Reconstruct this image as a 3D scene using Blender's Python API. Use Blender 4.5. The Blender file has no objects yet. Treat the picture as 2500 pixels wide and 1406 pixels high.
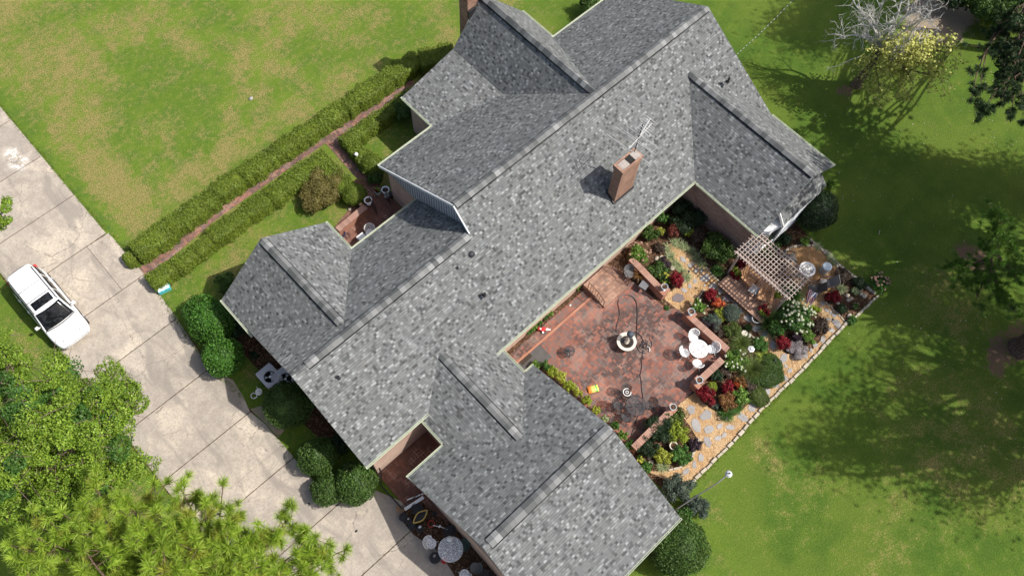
import bpy, math, random
import numpy as np
from mathutils import Vector, Matrix
R = math.radians
sc = bpy.context.scene
COL = sc.collection
# ---------------------------------------------------------------- camera
FPX, PITCH, ROLL, YAW, HC = 2059.5, 0.421009, 0.0821529, 0.8279432, 40.0
_w = Vector((0, math.sin(PITCH), -math.cos(PITCH))); _r = Vector((1, 0, 0)); _u = _r.cross(_w)
_c, _s = math.cos(ROLL), math.sin(ROLL)
_r, _u = _c*_r + _s*_u, -_s*_r + _c*_u
_Q = Matrix.Rotation(-YAW, 3, 'Z')
CR, CU, CW = _Q @ _r, _Q @ _u, _Q @ _w
cam_d = bpy.data.cameras.new("camera"); cam = bpy.data.objects.new("camera", cam_d); COL.objects.link(cam)
m3 = Matrix((CR, CU, -CW)).transposed()
cam.matrix_world = Matrix.Translation((0, 0, HC)) @ m3.to_4x4()
cam_d.sensor_width = 36; cam_d.lens = 36*FPX/2500; cam_d.clip_start = .5; cam_d.clip_end = 500
sc.camera = cam
def W(px, py, z=0.0):
    """real-world point at height z that the survey photograph shows at px,py"""
    d = (px-1250)*CR - (py-703)*CU + FPX*CW
    t = (HC-z)/-d.z
    return Vector((d.x*t, d.y*t, z))
# ---------------------------------------------------------------- light
SUN = Vector((.48, -.58, 1.0)).normalized()
world = bpy.data.worlds.new("World"); sc.world = world; world.use_nodes = True
wn = world.node_tree; bg = wn.nodes['Background']
sky = wn.nodes.new('ShaderNodeTexSky'); sky.sky_type = 'NISHITA'; sky.sun_disc = False
sky.sun_elevation = math.asin(SUN.z); sky.sun_rotation = math.atan2(SUN.x, SUN.y)
sky.air_density = 1.0; sky.dust_density = 4.0; sky.ozone_density = 1.0
wn.links.new(sky.outputs[0], bg.inputs[0]); bg.inputs[1].default_value = 0.11
sl = bpy.data.lights.new("sun", 'SUN'); sl.energy = 4.2; sl.angle = R(0.55); sl.color = (1.0, .955, .88)
so = bpy.data.objects.new("sun", sl); COL.objects.link(so)
so.rotation_euler = (-SUN).to_track_quat('-Z', 'Y').to_euler(); so.location = (20, -20, 40)
sc.view_settings.view_transform = 'Standard'; sc.view_settings.look = 'None'
sc.view_settings.exposure = 0.45; sc.view_settings.gamma = 1.0
# ---------------------------------------------------------------- scene helpers
def tag(o, label=None, cat=None, group=None, kind=None):
    if label: o['label'] = label
    if cat: o['category'] = cat
    if group: o['group'] = group
    if kind: o['kind'] = kind
    return o
def empty(name, loc, rz=0, label=None, cat=None, group=None):
    o = bpy.data.objects.new(name, None); COL.objects.link(o)
    o.location = loc; o.rotation_euler = (0, 0, rz); o.empty_display_size = .2
    return tag(o, label, cat, group)
def copy_tree(o, parent=None):
    c = o.copy(); COL.objects.link(c)
    if parent is not None: c.parent = parent
    for ch in list(o.children): copy_tree(ch, c)
    return c
class MB:
    """collects polygons; build() links them as one mesh with planar UVs in metres"""
    def __init__(s): s.v = []; s.f = []; s.m = []
    def poly(s, pts, m=0):
        i = len(s.v); s.v += [tuple(p) for p in pts]; s.f.append(tuple(range(i, i+len(pts)))); s.m.append(m)
    def mesh(s, vs, fs, m=0):
        i = len(s.v); s.v += [tuple(p) for p in vs]
        for f in fs: s.f.append(tuple(i+k for k in f)); s.m.append(m)
    def box(s, c, d, rz=0, m=0, rot=None, taper=1.0):
        hx, hy, hz = d[0]/2, d[1]/2, d[2]/2
        M_ = rot if rot is not None else Matrix.Rotation(rz, 3, 'Z')
        vs = []
        for z in (-1, 1):
            t = taper if z > 0 else 1
            for x, y in ((-1, -1), (1, -1), (1, 1), (-1, 1)):
                vs.append(Vector(c) + M_ @ Vector((x*hx*t, y*hy*t, z*hz)))
        s.mesh(vs, [(3, 2, 1, 0), (4, 5, 6, 7), (0, 1, 5, 4), (1, 2, 6, 5), (2, 3, 7, 6), (3, 0, 4, 7)], m)
    def bar(s, a, b, w, h=None, m=0):
        a, b = Vector(a), Vector(b); h = h or w
        d = b-a; q = d.to_track_quat('Z', 'Y').to_matrix()
        s.box((a+b)/2, (w, h, d.length), m=m, rot=q)
    def tube(s, pts, r, n=6, m=0, cap=True):
        pts = [Vector(p) for p in pts]; k = len(pts)
        rs = r if isinstance(r, (list, tuple)) else [r]*k
        vs = []; x = None
        for i, p in enumerate(pts):
            d = (pts[min(i+1, k-1)]-pts[max(i-1, 0)])
            if d.length < 1e-6: d = Vector((0, 0, 1))
            d.normalize()
            if x is None: x = d.orthogonal().normalized()
            x = (x - d*x.dot(d))
            if x.length < 1e-5: x = d.orthogonal()
            x.normalize(); y = d.cross(x)
            for j in range(n):
                a = 2*math.pi*j/n; vs.append(p + rs[i]*(math.cos(a)*x + math.sin(a)*y))
        fs = []
        for i in range(k-1):
            for j in range(n):
                fs.append((i*n+j, i*n+(j+1) % n, (i+1)*n+(j+1) % n, (i+1)*n+j))
        if cap: fs += [tuple(range(n-1, -1, -1)), tuple((k-1)*n+j for j in range(n))]
        s.mesh(vs, fs, m)
    def lathe(s, c, prof, n=20, m=0):
        c = Vector(c); vs = []; k = len(prof)
        for r, z in prof:
            for j in range(n):
                a = 2*math.pi*j/n; vs.append(c+Vector((r*math.cos(a), r*math.sin(a), z)))
        fs = [(i*n+j, i*n+(j+1) % n, (i+1)*n+(j+1) % n, (i+1)*n+j) for i in range(k-1) for j in range(n)]
        if prof[0][0] > 1e-4: fs.append(tuple(range(n-1, -1, -1)))
        if prof[-1][0] > 1e-4: fs.append(tuple((k-1)*n+j for j in range(n)))
        s.mesh(vs, fs, m)
    def prism(s, ring, z0, z1, m=0):
        n = len(ring)
        a = [(p[0], p[1], z0) for p in ring]; b = [(p[0], p[1], z1) for p in ring]
        s.mesh(a+b, [tuple(range(n-1, -1, -1)), tuple(range(n, 2*n))]+[(i, (i+1) % n, n+(i+1) % n, n+i) for i in range(n)], m)
    def build(s, name, mats, parent=None, smooth=False, bevel=0, loc=None):
        me = bpy.data.meshes.new(name); me.from_pydata(s.v, [], s.f)
        mats = mats if isinstance(mats, (list, tuple)) else [mats]
        for m in mats: me.materials.append(m)
        me.polygons.foreach_set('material_index', s.m)
        if smooth: me.polygons.foreach_set('use_smooth', [True]*len(s.f))
        me.update()
        uv = me.uv_layers.new(name='UVMap'); dat = np.zeros(len(me.loops)*2)
        vs = me.vertices
        for p in me.polygons:
            n = p.normal
            if abs(n.z) > .9995: h, t = Vector((1, 0, 0)), Vector((0, 1, 0))
            else:
                h = Vector((-n.y, n.x, 0)).normalized(); t = n.cross(h)
            for li in p.loop_indices:
                co = vs[me.loops[li].vertex_index].co
                dat[2*li] = co.dot(h); dat[2*li+1] = co.dot(t)
        uv.data.foreach_set('uv', dat)
        o = bpy.data.objects.new(name, me); COL.objects.link(o)
        if parent is not None: o.parent = parent
        if loc is not None: o.location = loc
        if bevel:
            b = o.modifiers.new('b', 'BEVEL'); b.width = bevel; b.segments = 2; b.limit_method = 'ANGLE'
        return o
# ---------------------------------------------------------------- materials
class NM:
    def __init__(s, name, rough=.8, spec=.3):
        s.mat = bpy.data.materials.new(name); s.mat.use_nodes = True; s.nt = s.mat.node_tree
        s.b = s.nt.nodes['Principled BSDF']; s.b.inputs['Roughness'].default_value = rough
        s.b.inputs['Specular IOR Level'].default_value = spec; s.out = s.nt.nodes['Material Output']
    def n(s, t, **p):
        nd = s.nt.nodes.new('ShaderNode'+t)
        for k, v in p.items(): setattr(nd, k, v)
        return nd
    def l(s, a, b): s.nt.links.new(a, b)
    def put(s, sock, v):
        if isinstance(v, (int, float)): sock.default_value = v
        elif isinstance(v, (tuple, list)):
            sock.default_value = tuple(v) if len(v) == len(sock.default_value) else tuple(v)+(1,)
        else: s.l(v, sock)
    def pos(s): return s.n('NewGeometry').outputs['Position']
    def uv(s): return s.n('UVMap').outputs[0]
    def island(s): return s.n('NewGeometry').outputs['Random Per Island']
    def objrand(s): return s.n('ObjectInfo').outputs['Random']
    def noise(s, scale, detail=3, vec=None, rough=.55, dist=0):
        nd = s.n('TexNoise'); nd.inputs['Scale'].default_value = scale; nd.inputs['Detail'].default_value = detail
        nd.inputs['Roughness'].default_value = rough; nd.inputs['Distortion'].default_value = dist
        s.l(vec if vec is not None else s.pos(), nd.inputs['Vector']); return nd.outputs['Fac']
    def vor(s, scale, vec=None, feature='F1', out='Distance', rnd=1):
        nd = s.n('TexVoronoi', feature=feature); nd.inputs['Scale'].default_value = scale
        nd.inputs['Randomness'].default_value = rnd
        s.l(vec if vec is not None else s.pos(), nd.inputs['Vector']); return nd.outputs[out]
    def math(s, op, a, b=0.0, c=0.0, clamp=False):
        nd = s.n('Math', operation=op, use_clamp=clamp)
        s.put(nd.inputs[0], a); s.put(nd.inputs[1], b); s.put(nd.inputs[2], c); return nd.outputs[0]
    def vmath(s, op, a, b=None):
        nd = s.n('VectorMath', operation=op); s.put(nd.inputs[0], a)
        if b is not None: s.put(nd.inputs[1], b)
        return nd.outputs['Value'] if op in ('LENGTH', 'DOT_PRODUCT', 'DISTANCE') else nd.outputs[0]
    def ramp(s, fac, stops, interp='LINEAR'):
        nd = s.n('ValToRGB'); cr = nd.color_ramp; cr.interpolation = interp
        while len(cr.elements) < len(stops): cr.elements.new(.5)
        for e, (p, c) in zip(cr.elements, stops):
            e.position = p; e.color = (c, c, c, 1) if isinstance(c, (int, float)) else tuple(c)+(1,)
        s.l(fac, nd.inputs[0]); return nd.outputs[0]
    def mix(s, f, a, b, mode='MIX'):
        nd = s.n('Mix', data_type='RGBA', blend_type=mode)
        s.put(nd.inputs[0], f); s.put(nd.inputs[6], a); s.put(nd.inputs[7], b); return nd.outputs[2]
    def smooth(s, v, a, b, lo=0, hi=1):
        nd = s.n('MapRange'); nd.interpolation_type = 'SMOOTHSTEP'
        s.put(nd.inputs[0], v)
        for i, x in enumerate((a, b, lo, hi)): nd.inputs[i+1].default_value = x
        return nd.outputs[0]
    def xyz(s, v):
        nd = s.n('SeparateXYZ'); s.put(nd.inputs[0], v); return nd.outputs
    def comb(s, x, y, z=0.0):
        nd = s.n('CombineXYZ'); s.put(nd.inputs[0], x); s.put(nd.inputs[1], y); s.put(nd.inputs[2], z); return nd.outputs[0]
    def white(s, v):
        nd = s.n('TexWhiteNoise', noise_dimensions='3D'); s.put(nd.inputs[0], v); return nd.outputs[0]
    def color(s, c): s.put(s.b.inputs['Base Color'], c); return s
    def bump(s, h, dist=.02, strength=.5):
        nd = s.n('Bump'); nd.inputs['Strength'].default_value = strength; nd.inputs['Distance'].default_value = dist
        s.l(h, nd.inputs['Height']); s.l(nd.outputs[0], s.b.inputs['Normal']); return s
def plain(name, c, rough=.6, var=.12, scale=6, metal=0, spec=.4):
    m = NM(name, rough, spec); m.b.inputs['Metallic'].default_value = metal
    f = m.noise(scale, 4)
    m.color(m.mix(f, tuple(x*(1-var) for x in c), tuple(min(1, x*(1+var)) for x in c)))
    return m.mat
def leafmat(name, cols, rough=.55, trans=.25, tipc=None):
    """cols: list of colours picked per leaf"""
    m = NM(name, rough, .35)
    r = m.island(); k = len(cols)
    c = m.ramp(r, [(i/max(1, k-1), x) for i, x in enumerate(cols)])
    f = m.noise(1.3, 2); c = m.mix(m.smooth(f, .3, .7), m.mix(.25, c, (0, 0, 0)), c)
    m.color(c)
    tr = m.n('BsdfTranslucent'); m.l(c, tr.inputs[0])
    mx = m.n('MixShader'); mx.inputs[0].default_value = trans
    m.l(m.b.outputs[0], mx.inputs[1]); m.l(tr.outputs[0], mx.inputs[2]); m.l(mx.outputs[0], m.out.inputs[0])
    return m.mat
def blob_mask(m, p, blobs):
    acc = None
    for (x, y, rx, ry, st) in blobs:
        d = m.vmath('LENGTH', m.vmath('DIVIDE', m.vmath('SUBTRACT', p, (x, y, 0)), (rx, ry, 1)))
        v = m.smooth(d, 1.15, .25, 0, st)
        acc = v if acc is None else m.math('MAXIMUM', acc, v)
    return acc
def lawn_mat():
    m = NM('lawn_grass', .9, .15); p = m.pos(); X, Y, Z = m.xyz(p)
    flat = m.comb(X, Y, 0)
    warp = m.vmath('ADD', flat, m.vmath('SCALE', flat))
    n1 = m.noise(.22, 3, flat); n2 = m.noise(.9, 4, flat); n3 = m.noise(3.2, 4, flat, .65); n4 = m.noise(13, 3, flat, .7); n5 = m.noise(34, 2, flat, .7)
    g = m.mix(m.smooth(n1, .35, .65), (.080, .160, .012), (.120, .205, .018))
    g = m.mix(m.smooth(n2, .40, .62), g, (.062, .142, .016))
    g = m.mix(m.smooth(n3, .45, .68, 0, .7), g, (.150, .200, .026))
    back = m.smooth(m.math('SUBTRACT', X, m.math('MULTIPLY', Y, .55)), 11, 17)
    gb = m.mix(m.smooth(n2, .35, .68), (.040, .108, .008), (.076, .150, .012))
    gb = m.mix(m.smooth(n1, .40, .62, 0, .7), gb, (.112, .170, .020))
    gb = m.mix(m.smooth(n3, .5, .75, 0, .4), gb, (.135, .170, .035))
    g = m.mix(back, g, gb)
    # worn and dry areas
    wob = m.math('MULTIPLY', m.math('SUBTRACT', n2, .5), 1.6)
    dry = blob_mask(m, flat, [(1.4, 31, 2.1, 7.0, 1.0), (15, 33.5, 3, 1.8, .7), (10.5, 31, 2.6, 1.2, .7), (2.5, 36, 3, 3.5, .8), (3.2, 40, 4.8, 5.5, .8), (3, 47, 6, 5, .9), (6, 28.6, 7.5, 1.7, .85), (13, 28.6, 6, 1.5, .5), (3.3, 22.6, 4.6, 1.9, .62),
         (18, 31, 4.5, 3.5, .6), (20, 26.5, 3.5, 2.0, .5), (9, 36, 6, 5, .32), (-7.6, 24.6, 1.6, 1.6, .5), (-7.2, 14.5, 2.2, 3, .7), (12, 42, 12, 6, .35), (16.2, -2.6, 1.4, 1.8, .6), (16, -5, 4, 2.5, .3),
         (29.5, -4, 2.8, 3.4, .55), (24, -9, 6, 6, .5), (18, -9, 5, 3, .35), (27.5, 0.5, 1.5, 2, .35)])
    front = m.math('MULTIPLY', m.smooth(Y, 16, 21), m.math('SUBTRACT', 1, back))
    dry = m.math('MAXIMUM', dry, m.math('ADD', m.math('MULTIPLY', front, .34), m.math('MULTIPLY', m.smooth(n1, .42, .62), m.math('MULTIPLY', m.math('SUBTRACT', 1, back), .40))))
    dry = m.math('MULTIPLY', dry, m.smooth(m.math('ADD', m.math('ABSOLUTE', m.math('ADD', X, 3.05)), m.math('MULTIPLY', n3, .8)), 3.0, 4.0))
    dn = m.math('ADD', m.math('MULTIPLY', n3, .9), m.math('ADD', m.math('MULTIPLY', n2, 1.1), -.25))
    thr = m.math('SUBTRACT', 1.18, m.math('MULTIPLY', dry, .62))
    df = m.smooth(m.math('SUBTRACT', m.math('ADD', dn, m.math('MULTIPLY', m.math('ADD', m.math('SUBTRACT', n4, .5), m.math('SUBTRACT', n5, .5)), .75)), thr), -.26, .30)
    tan = m.mix(m.smooth(n4, .3, .7), (.20, .160, .055), (.36, .275, .115))
    c = m.mix(m.math('MULTIPLY', df, .92), g, tan)
    fine = m.math('ADD', m.math('MULTIPLY', n4, .6), m.math('MULTIPLY', n5, .6))
    c = m.mix(m.smooth(fine, .35, .85, 0, 1), m.mix(.5, c, (.015, .032, .003)), m.mix(.12, c, (.45, .5, .12)))
    soil = blob_mask(m, flat, [(45.2, 7.6, 3.6, 2.6, 1.1), (29.9, -7.6, 3.0, 1.4, .72), (32.8, -3.2, 1.4, 1.5, .8), (36.4, 8.2, 1.0, .8, .7), (-9, 10, 4, 5, .55), (20.2, -14, 3, 2, .2)])
    sf = m.smooth(m.math('ADD', soil, m.math('MULTIPLY', m.math('SUBTRACT', dn, .75), 1.1)), .35, .75)
    sc_ = m.mix(n4, m.mix(m.smooth(X, 40, 42), (.10, .058, .036), (.20, .15, .10)), m.mix(m.smooth(X, 40, 42), (.23, .155, .105), (.40, .32, .24)))
    c = m.mix(sf, c, sc_)
    m.color(c); m.bump(m.math('ADD', m.math('MULTIPLY', n4, .5), n5), .05, .8)
    return m.mat
def concrete_mat():
    m = NM('driveway_concrete', .85, .25); p = m.pos(); X, Y, Z = m.xyz(p); slab = m.objrand()
    r = m.island()
    n1 = m.noise(.45, 4, p, .6, .4); n2 = m.noise(1.9, 5, p, .65, .6); n3 = m.noise(9, 5, p, .75); n4 = m.noise(45, 3, p, .7)
    st = m.noise(.55, 5, m.comb(m.math('MULTIPLY', X, 1.9), m.math('MULTIPLY', Y, .55), 0), .6, .8)
    c = m.mix(m.smooth(n2, .3, .7), (.30, .26, .215), (.395, .348, .288))
    c = m.mix(m.smooth(n1, .45, .66, 0, .75), c, (.54, .465, .37))
    c = m.mix(m.smooth(st, .47, .64, 0, .7), c, (.20, .178, .155))
    c = m.mix(m.smooth(n3, .42, .66, 0, .6), c, (.225, .20, .178))
    c = m.mix(m.smooth(n4, .5, .78, 0, .55), c, (.60, .55, .47))
    c = m.mix(m.math('MULTIPLY', r, .22), c, (.2, .18, .165))
    ef = m.smooth(m.vmath('LENGTH', m.vmath('DIVIDE', m.vmath('SUBTRACT', p, (-1.55, 35.9, 0)), (.62, 1.0, 1))), 1.1, .5)
    c = m.mix(m.math('MULTIPLY', ef, m.smooth(m.math('ADD', n3, m.math('MULTIPLY', m.math('SUBTRACT', n2, .5), .8)), .48, .60)), c, (.66, .64, .60))
    cr = m.vor(.55, m.vmath('ADD', p, m.comb(m.math('MULTIPLY', n2, .9), m.math('MULTIPLY', n1, 1.2), 0)), 'DISTANCE_TO_EDGE')
    cf = m.math('MULTIPLY', m.smooth(cr, .012, .004), m.smooth(n1, .5, .56))
    c = m.mix(m.math('MULTIPLY', cf, .6), c, (.12, .10, .085))
    m.color(c); m.bump(n4, .006, .5); return m.mat
def shingle_mat(name='roof_shingles', tint=(1, 1, 1), row=.118, tab=.135):
    m = NM(name, .88, .25); u, v, _ = m.xyz(m.uv())
    vv = m.math('DIVIDE', v, row); rw = m.math('FLOOR', vv); fv = m.math('FRACT', vv)
    off = m.math('MULTIPLY', m.white(m.comb(rw, 3.1, 0)), 7.0)
    uu = m.math('ADD', m.math('DIVIDE', u, tab), off)
    warp = 0.0
    uc = m.math('ADD', uu, warp); cl = m.math('FLOOR', uc); fu = m.math('FRACT', uc)
    r1 = m.white(m.comb(cl, rw, 0)); r2 = m.white(m.comb(cl, rw, 9.0)); r3 = m.white(m.comb(m.math('FLOOR', m.math('MULTIPLY', uc, .34)), rw, 2.0))
    A = lambda k: (k*tint[0]*.72, k*tint[1]*.76, k*tint[2]*.765)
    c = m.ramp(r1, [(0, A(.07)), (.06, A(.105)), (.15, A(.15)), (.27, A(.19)), (.60, A(.22)), (.80, A(.27)), (.90, A(.33)), (.96, A(.41))], 'CONSTANT')
    c = m.mix(m.math('MULTIPLY', r3, .22), c, A(.15))
    c = m.mix(m.math('MULTIPLY', m.smooth(r2, .85, 1), .3), c, (.30, .29, .27))
    line = m.math('MULTIPLY', m.math('LESS_THAN', fv, .20), m.math('GREATER_THAN', r2, .42))  # overlap shadow under random tabs, painted into the colour as a dark band
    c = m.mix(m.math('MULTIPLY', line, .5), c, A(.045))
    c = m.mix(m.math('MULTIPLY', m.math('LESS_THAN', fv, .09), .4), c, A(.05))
    g = m.noise(60, 2, m.uv()); big = m.noise(.5, 3)
    c = m.mix(m.smooth(g, .3, .7, 0, .22), c, A(.09)); c = m.mix(m.smooth(big, .4, .7, 0, .16), c, A(.15))
    m.color(c)
    h = m.math('ADD', m.math('MULTIPLY', m.math('SUBTRACT', 1, fv), 1.0), m.math('MULTIPLY', r2, .5))
    m.bump(h, .012, .7); return m.mat
def cap_mat():
    m = NM('ridge_cap_shingle', .88, .25); r = m.island()
    c = m.ramp(r, [(0, .055), (.16, .10), (.3, .15), (.5, .19), (.72, .25), (.86, .34)], 'CONSTANT')
    c = m.mix(m.noise(40, 2), c, (.125, .135, .135)); m.color(c); return m.mat
def basket_mat(name, c1, c2, c3, stain=.6, cell=.2, bscale=1.0):
    m = NM(name, .9, .2); p = m.uv(); X, Y, _ = m.xyz(p)
    a = m.math('DIVIDE', X, cell); b = m.math('DIVIDE', Y, cell)
    ca, cb = m.math('FLOOR', a), m.math('FLOOR', b); fa, fb = m.math('FRACT', a), m.math('FRACT', b)
    par = m.math('FLOORED_MODULO', m.math('ADD', ca, cb), 2.0)
    ip = m.math('SUBTRACT', 1, par)
    s_ = m.math('ADD', m.math('MULTIPLY', fa, par), m.math('MULTIPLY', fb, ip))
    t_ = m.math('ADD', m.math('MULTIPLY', fb, par), m.math('MULTIPLY', fa, ip))
    s2 = m.math('MULTIPLY', s_, 2); hf = m.math('FLOOR', s2); sf = m.math('FRACT', s2)
    e1 = m.math('MULTIPLY', m.math('MINIMUM', sf, m.math('SUBTRACT', 1, sf)), .5)
    e2 = m.math('MINIMUM', t_, m.math('SUBTRACT', 1, t_)); e = m.math('MINIMUM', e1, e2)
    rid = m.white(m.comb(ca, cb, hf)); r2 = m.white(m.comb(ca, cb, m.math('ADD', hf, 5)))
    c = m.ramp(rid, [(0, c1), (.42, c2), (.75, c3), (1, tuple(x*.8 for x in c1))])
    n1 = m.noise(.42, 4, None, .6, .5); n2 = m.noise(1.6, 5, None, .7); n3 = m.noise(22, 3)
    dk = m.math('MAXIMUM', m.math('MULTIPLY', m.smooth(n1, .40, .60), m.smooth(m.math('ADD', n2, m.math('MULTIPLY', r2, .45)), .52, .80)), m.math('MULTIPLY', m.smooth(r2, .70, .95), .42))
    c = m.mix(m.math('MULTIPLY', dk, stain), c, (.052, .042, .042))
    c = m.mix(m.smooth(n3, .35, .7, 0, .3), c, (.1, .065, .055))
    mo = m.smooth(e, .045, .02)
    lt = m.smooth(m.noise(.9, 2), .52, .6)
    c = m.mix(m.math('MULTIPLY', mo, .85), c, m.mix(lt, (.10, .07, .055), (.42, .33, .27)))
    m.color(c); m.bump(m.smooth(e, 0, .06), .006, .6); return m.mat
def brickwall_mat(name, c1, c2, mortar, bw=.2, bh=.067, coord='uv'):
    m = NM(name, .88, .2); nd = m.n('TexBrick'); m.l(m.uv(), nd.inputs['Vector'])
    nd.inputs['Scale'].default_value = 1; nd.inputs['Brick Width'].default_value = bw; nd.inputs['Row Height'].default_value = bh
    nd.inputs['Mortar Size'].default_value = .008; nd.inputs['Bias'].default_value = -.1
    m.put(nd.inputs['Color1'], c1); m.put(nd.inputs['Color2'], c2); m.put(nd.inputs['Mortar'], mortar)
    c = m.mix(m.smooth(m.noise(1.1, 4), .4, .7, 0, .35), nd.outputs[0], tuple(x*.45 for x in c1))
    c = m.mix(m.smooth(m.noise(25, 2), .3, .7, 0, .3), c, tuple(x*.5 for x in c2))
    m.color(c); m.bump(nd.outputs['Fac'], -.006, .5); return m.mat
def chips_mat():
    m = NM('wood_chips', .85, .2); p = m.pos()
    v = m.n('TexVoronoi'); v.inputs['Scale'].default_value = 24; w = m.noise(9, 2)
    m.l(m.vmath('ADD', p, m.comb(w, w, 0)), v.inputs['Vector'])
    r = m.xyz(v.outputs['Color'])[0]
    c = m.ramp(r, [(0, (.17, .075, .025)), (.15, (.34, .19, .085)), (.45, (.52, .33, .16)), (.75, (.62, .43, .24)), (1, (.70, .56, .37))])
    n1 = m.noise(.8, 4); c = m.mix(m.smooth(n1, .45, .7, 0, .5), c, (.36, .19, .075))
    X, Y, Z = m.xyz(p)
    far = m.smooth(X, 24.2, 25.2)          # chips turn darker and redder towards the fire circle
    c = m.mix(m.math('MULTIPLY', far, .45), c, (.30, .125, .035))
    m.color(c); m.bump(v.outputs['Distance'], .03, .8); return m.mat
def soil_mat():
    m = NM('bed_mulch', .95, .1); p = m.pos()
    r = m.xyz(m.vor(17, None, 'F1', 'Color'))[0]; n = m.noise(1.2, 4)
    c = m.ramp(r, [(0, (.028, .016, .010)), (.5, (.075, .040, .024)), (.85, (.14, .078, .048)), (1, (.25, .17, .11))])
    c = m.mix(m.smooth(n, .4, .7, 0, .5), c, (.05, .035, .02)); m.color(c); m.bump(m.vor(17), .03, .8); return m.mat
def stone_mat(name, c, sc_=5, var=.3):
    m = NM(name, .85, .25); r = m.objrand()
    a = m.mix(r, tuple(x*(1-var*.6) for x in c), tuple(min(.95, x*(1+var*.5)) for x in c))
    n = m.noise(sc_, 5, None, .7, .4); a = m.mix(m.smooth(n, .4, .7, 0, .6), a, tuple(x*.62 for x in c))
    a = m.mix(m.smooth(m.noise(38, 2), .5, .75, 0, .35), a, tuple(min(.9, x*1.5) for x in c))
    m.color(a); m.bump(n, .02, .5); return m.mat
def wood_mat(name, c, plank=.14, axis=0):
    m = NM(name, .65, .3); p = m.uv(); u, v, _ = m.xyz(p); q = (u, v)[axis]; o = (v, u)[axis]
    k = m.math('DIVIDE', q, plank); idr = m.white(m.comb(m.math('FLOOR', k), 1, 0))
    g = m.noise(5, 4, m.comb(m.math('MULTIPLY', q, 9), o, 0), .6)
    a = m.mix(idr, tuple(x*.72 for x in c), tuple(x*1.15 for x in c)); a = m.mix(m.smooth(g, .4, .7, 0, .5), a, tuple(x*.5 for x in c))
    f = m.math('FRACT', k); e = m.math('MINIMUM', f, m.math('SUBTRACT', 1, f))
    a = m.mix(m.smooth(e, .06, .02), a, tuple(x*.15 for x in c)); m.color(a); return m.mat
def lace_mat(name, c, scale=26, hole=.028, feature='DISTANCE_TO_EDGE'):
    m = NM(name, .45, .5); m.color(c)
    d = m.vor(scale, None, feature); f = m.smooth(d, hole*6, hole*9)
    tr = m.n('BsdfTransparent'); mx = m.n('MixShader'); m.l(f, mx.inputs[0])
    m.l(m.b.outputs[0], mx.inputs[1]); m.l(tr.outputs[0], mx.inputs[2]); m.l(mx.outputs[0], m.out.inputs[0]); return m.mat
def bark_mat(name, c):
    m = NM(name, .9, .15); p = m.pos(); X, Y, Z = m.xyz(p)
    n = m.noise(9, 5, m.comb(m.math('MULTIPLY', X, 2), m.math('MULTIPLY', Y, 2), m.math('MULTIPLY', Z, .7)), .7)
    m.color(m.mix(m.smooth(n, .35, .65), tuple(x*.4 for x in c), tuple(x*1.3 for x in c))); m.bump(n, .03, .7); return m.mat
def glass_mat(name, c=(.02, .025, .03), rough=.06):
    m = NM(name, rough, .6); m.color(m.mix(m.smooth(m.noise(4, 3, None, .6, 1.0), .45, .7), c, tuple(x*2.4+.01 for x in c))); return m.mat

L = {}
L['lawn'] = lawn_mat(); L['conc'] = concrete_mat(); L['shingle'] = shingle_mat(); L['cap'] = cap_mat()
L['patio'] = basket_mat('patio_brick', (.34, .125, .085), (.23, .115, .092), (.15, .125, .12), .86)
L['walkbrick'] = basket_mat('walk_brick', (.34, .165, .115), (.24, .13, .10), (.14, .10, .095), .6)
L['darkpave'] = basket_mat('court_brick', (.22, .10, .065), (.17, .078, .055), (.26, .12, .085), .45, .3)
L['brick'] = brickwall_mat('house_brick', (.60, .42, .33), (.48, .28, .21), (.62, .55, .48))
L['redbrick'] = brickwall_mat('garden_wall_brick', (.44, .18, .11), (.33, .13, .085), (.42, .33, .26), .1, .11)
L['greybrick'] = brickwall_mat('chimney_brick', (.36, .20, .135), (.20, .10, .07), (.44, .36, .30), .21, .085)
L['chips'] = chips_mat(); L['soil'] = soil_mat()
L['flag'] = stone_mat('flagstone', (.31, .295, .285), 4, .35); L['pale_stone'] = stone_mat('pale_limestone', (.43, .38, .30), 8, .3)
L['white'] = plain('white_paint', (.80, .80, .78), .45, .04); L['cream'] = plain('cream_gutter', (.52, .56, .44), .5, .12, 3)
L['siding'] = plain('grey_white_siding', (.64, .66, .68), .55, .06); L['dark'] = plain('black_iron', (.02, .02, .022), .5, .3)
L['steel'] = plain('galvanised_steel', (.42, .46, .48), .35, .12, 4, .6); L['plastic'] = plain('dark_plastic', (.03, .03, .035), .4)
L['deck'] = wood_mat('deck_boards', (.40, .24, .165), .14, 1); L['teak'] = wood_mat('chair_wood', (.46, .25, .13), .1)
L['pergola'] = plain('weathered_pergola_wood', (.40, .33, .29), .75, .15, 5); L['rail'] = plain('rusty_iron', (.06, .035, .028), .7, .3)
L['terracotta'] = plain('terracotta', (.48, .30, .20), .8, .2); L['stonecast'] = plain('cast_stone', (.62, .57, .48), .8, .12, 9)
L['whitelace'] = lace_mat('white_lace_iron', (.82, .82, .82), 19, .020); L['blacklace'] = lace_mat('black_lace_iron', (.03, .03, .035), 18, .018)
L['water'] = glass_mat('dark_water', (.02, .016, .012), .05); L['glass'] = glass_mat('window_glass')
L['bark'] = bark_mat('pine_bark', (.13, .085, .065)); L['palebark'] = bark_mat('pale_bark', (.42, .40, .37)); L['twig'] = bark_mat('twig_bark', (.16, .12, .09))
L['rubber'] = plain('rubber', (.018, .018, .018), .7); L['red'] = plain('red_plastic', (.55, .03, .03), .45)
L['rust'] = plain('dark_wicker', (.085, .065, .055), .7, .3)
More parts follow.
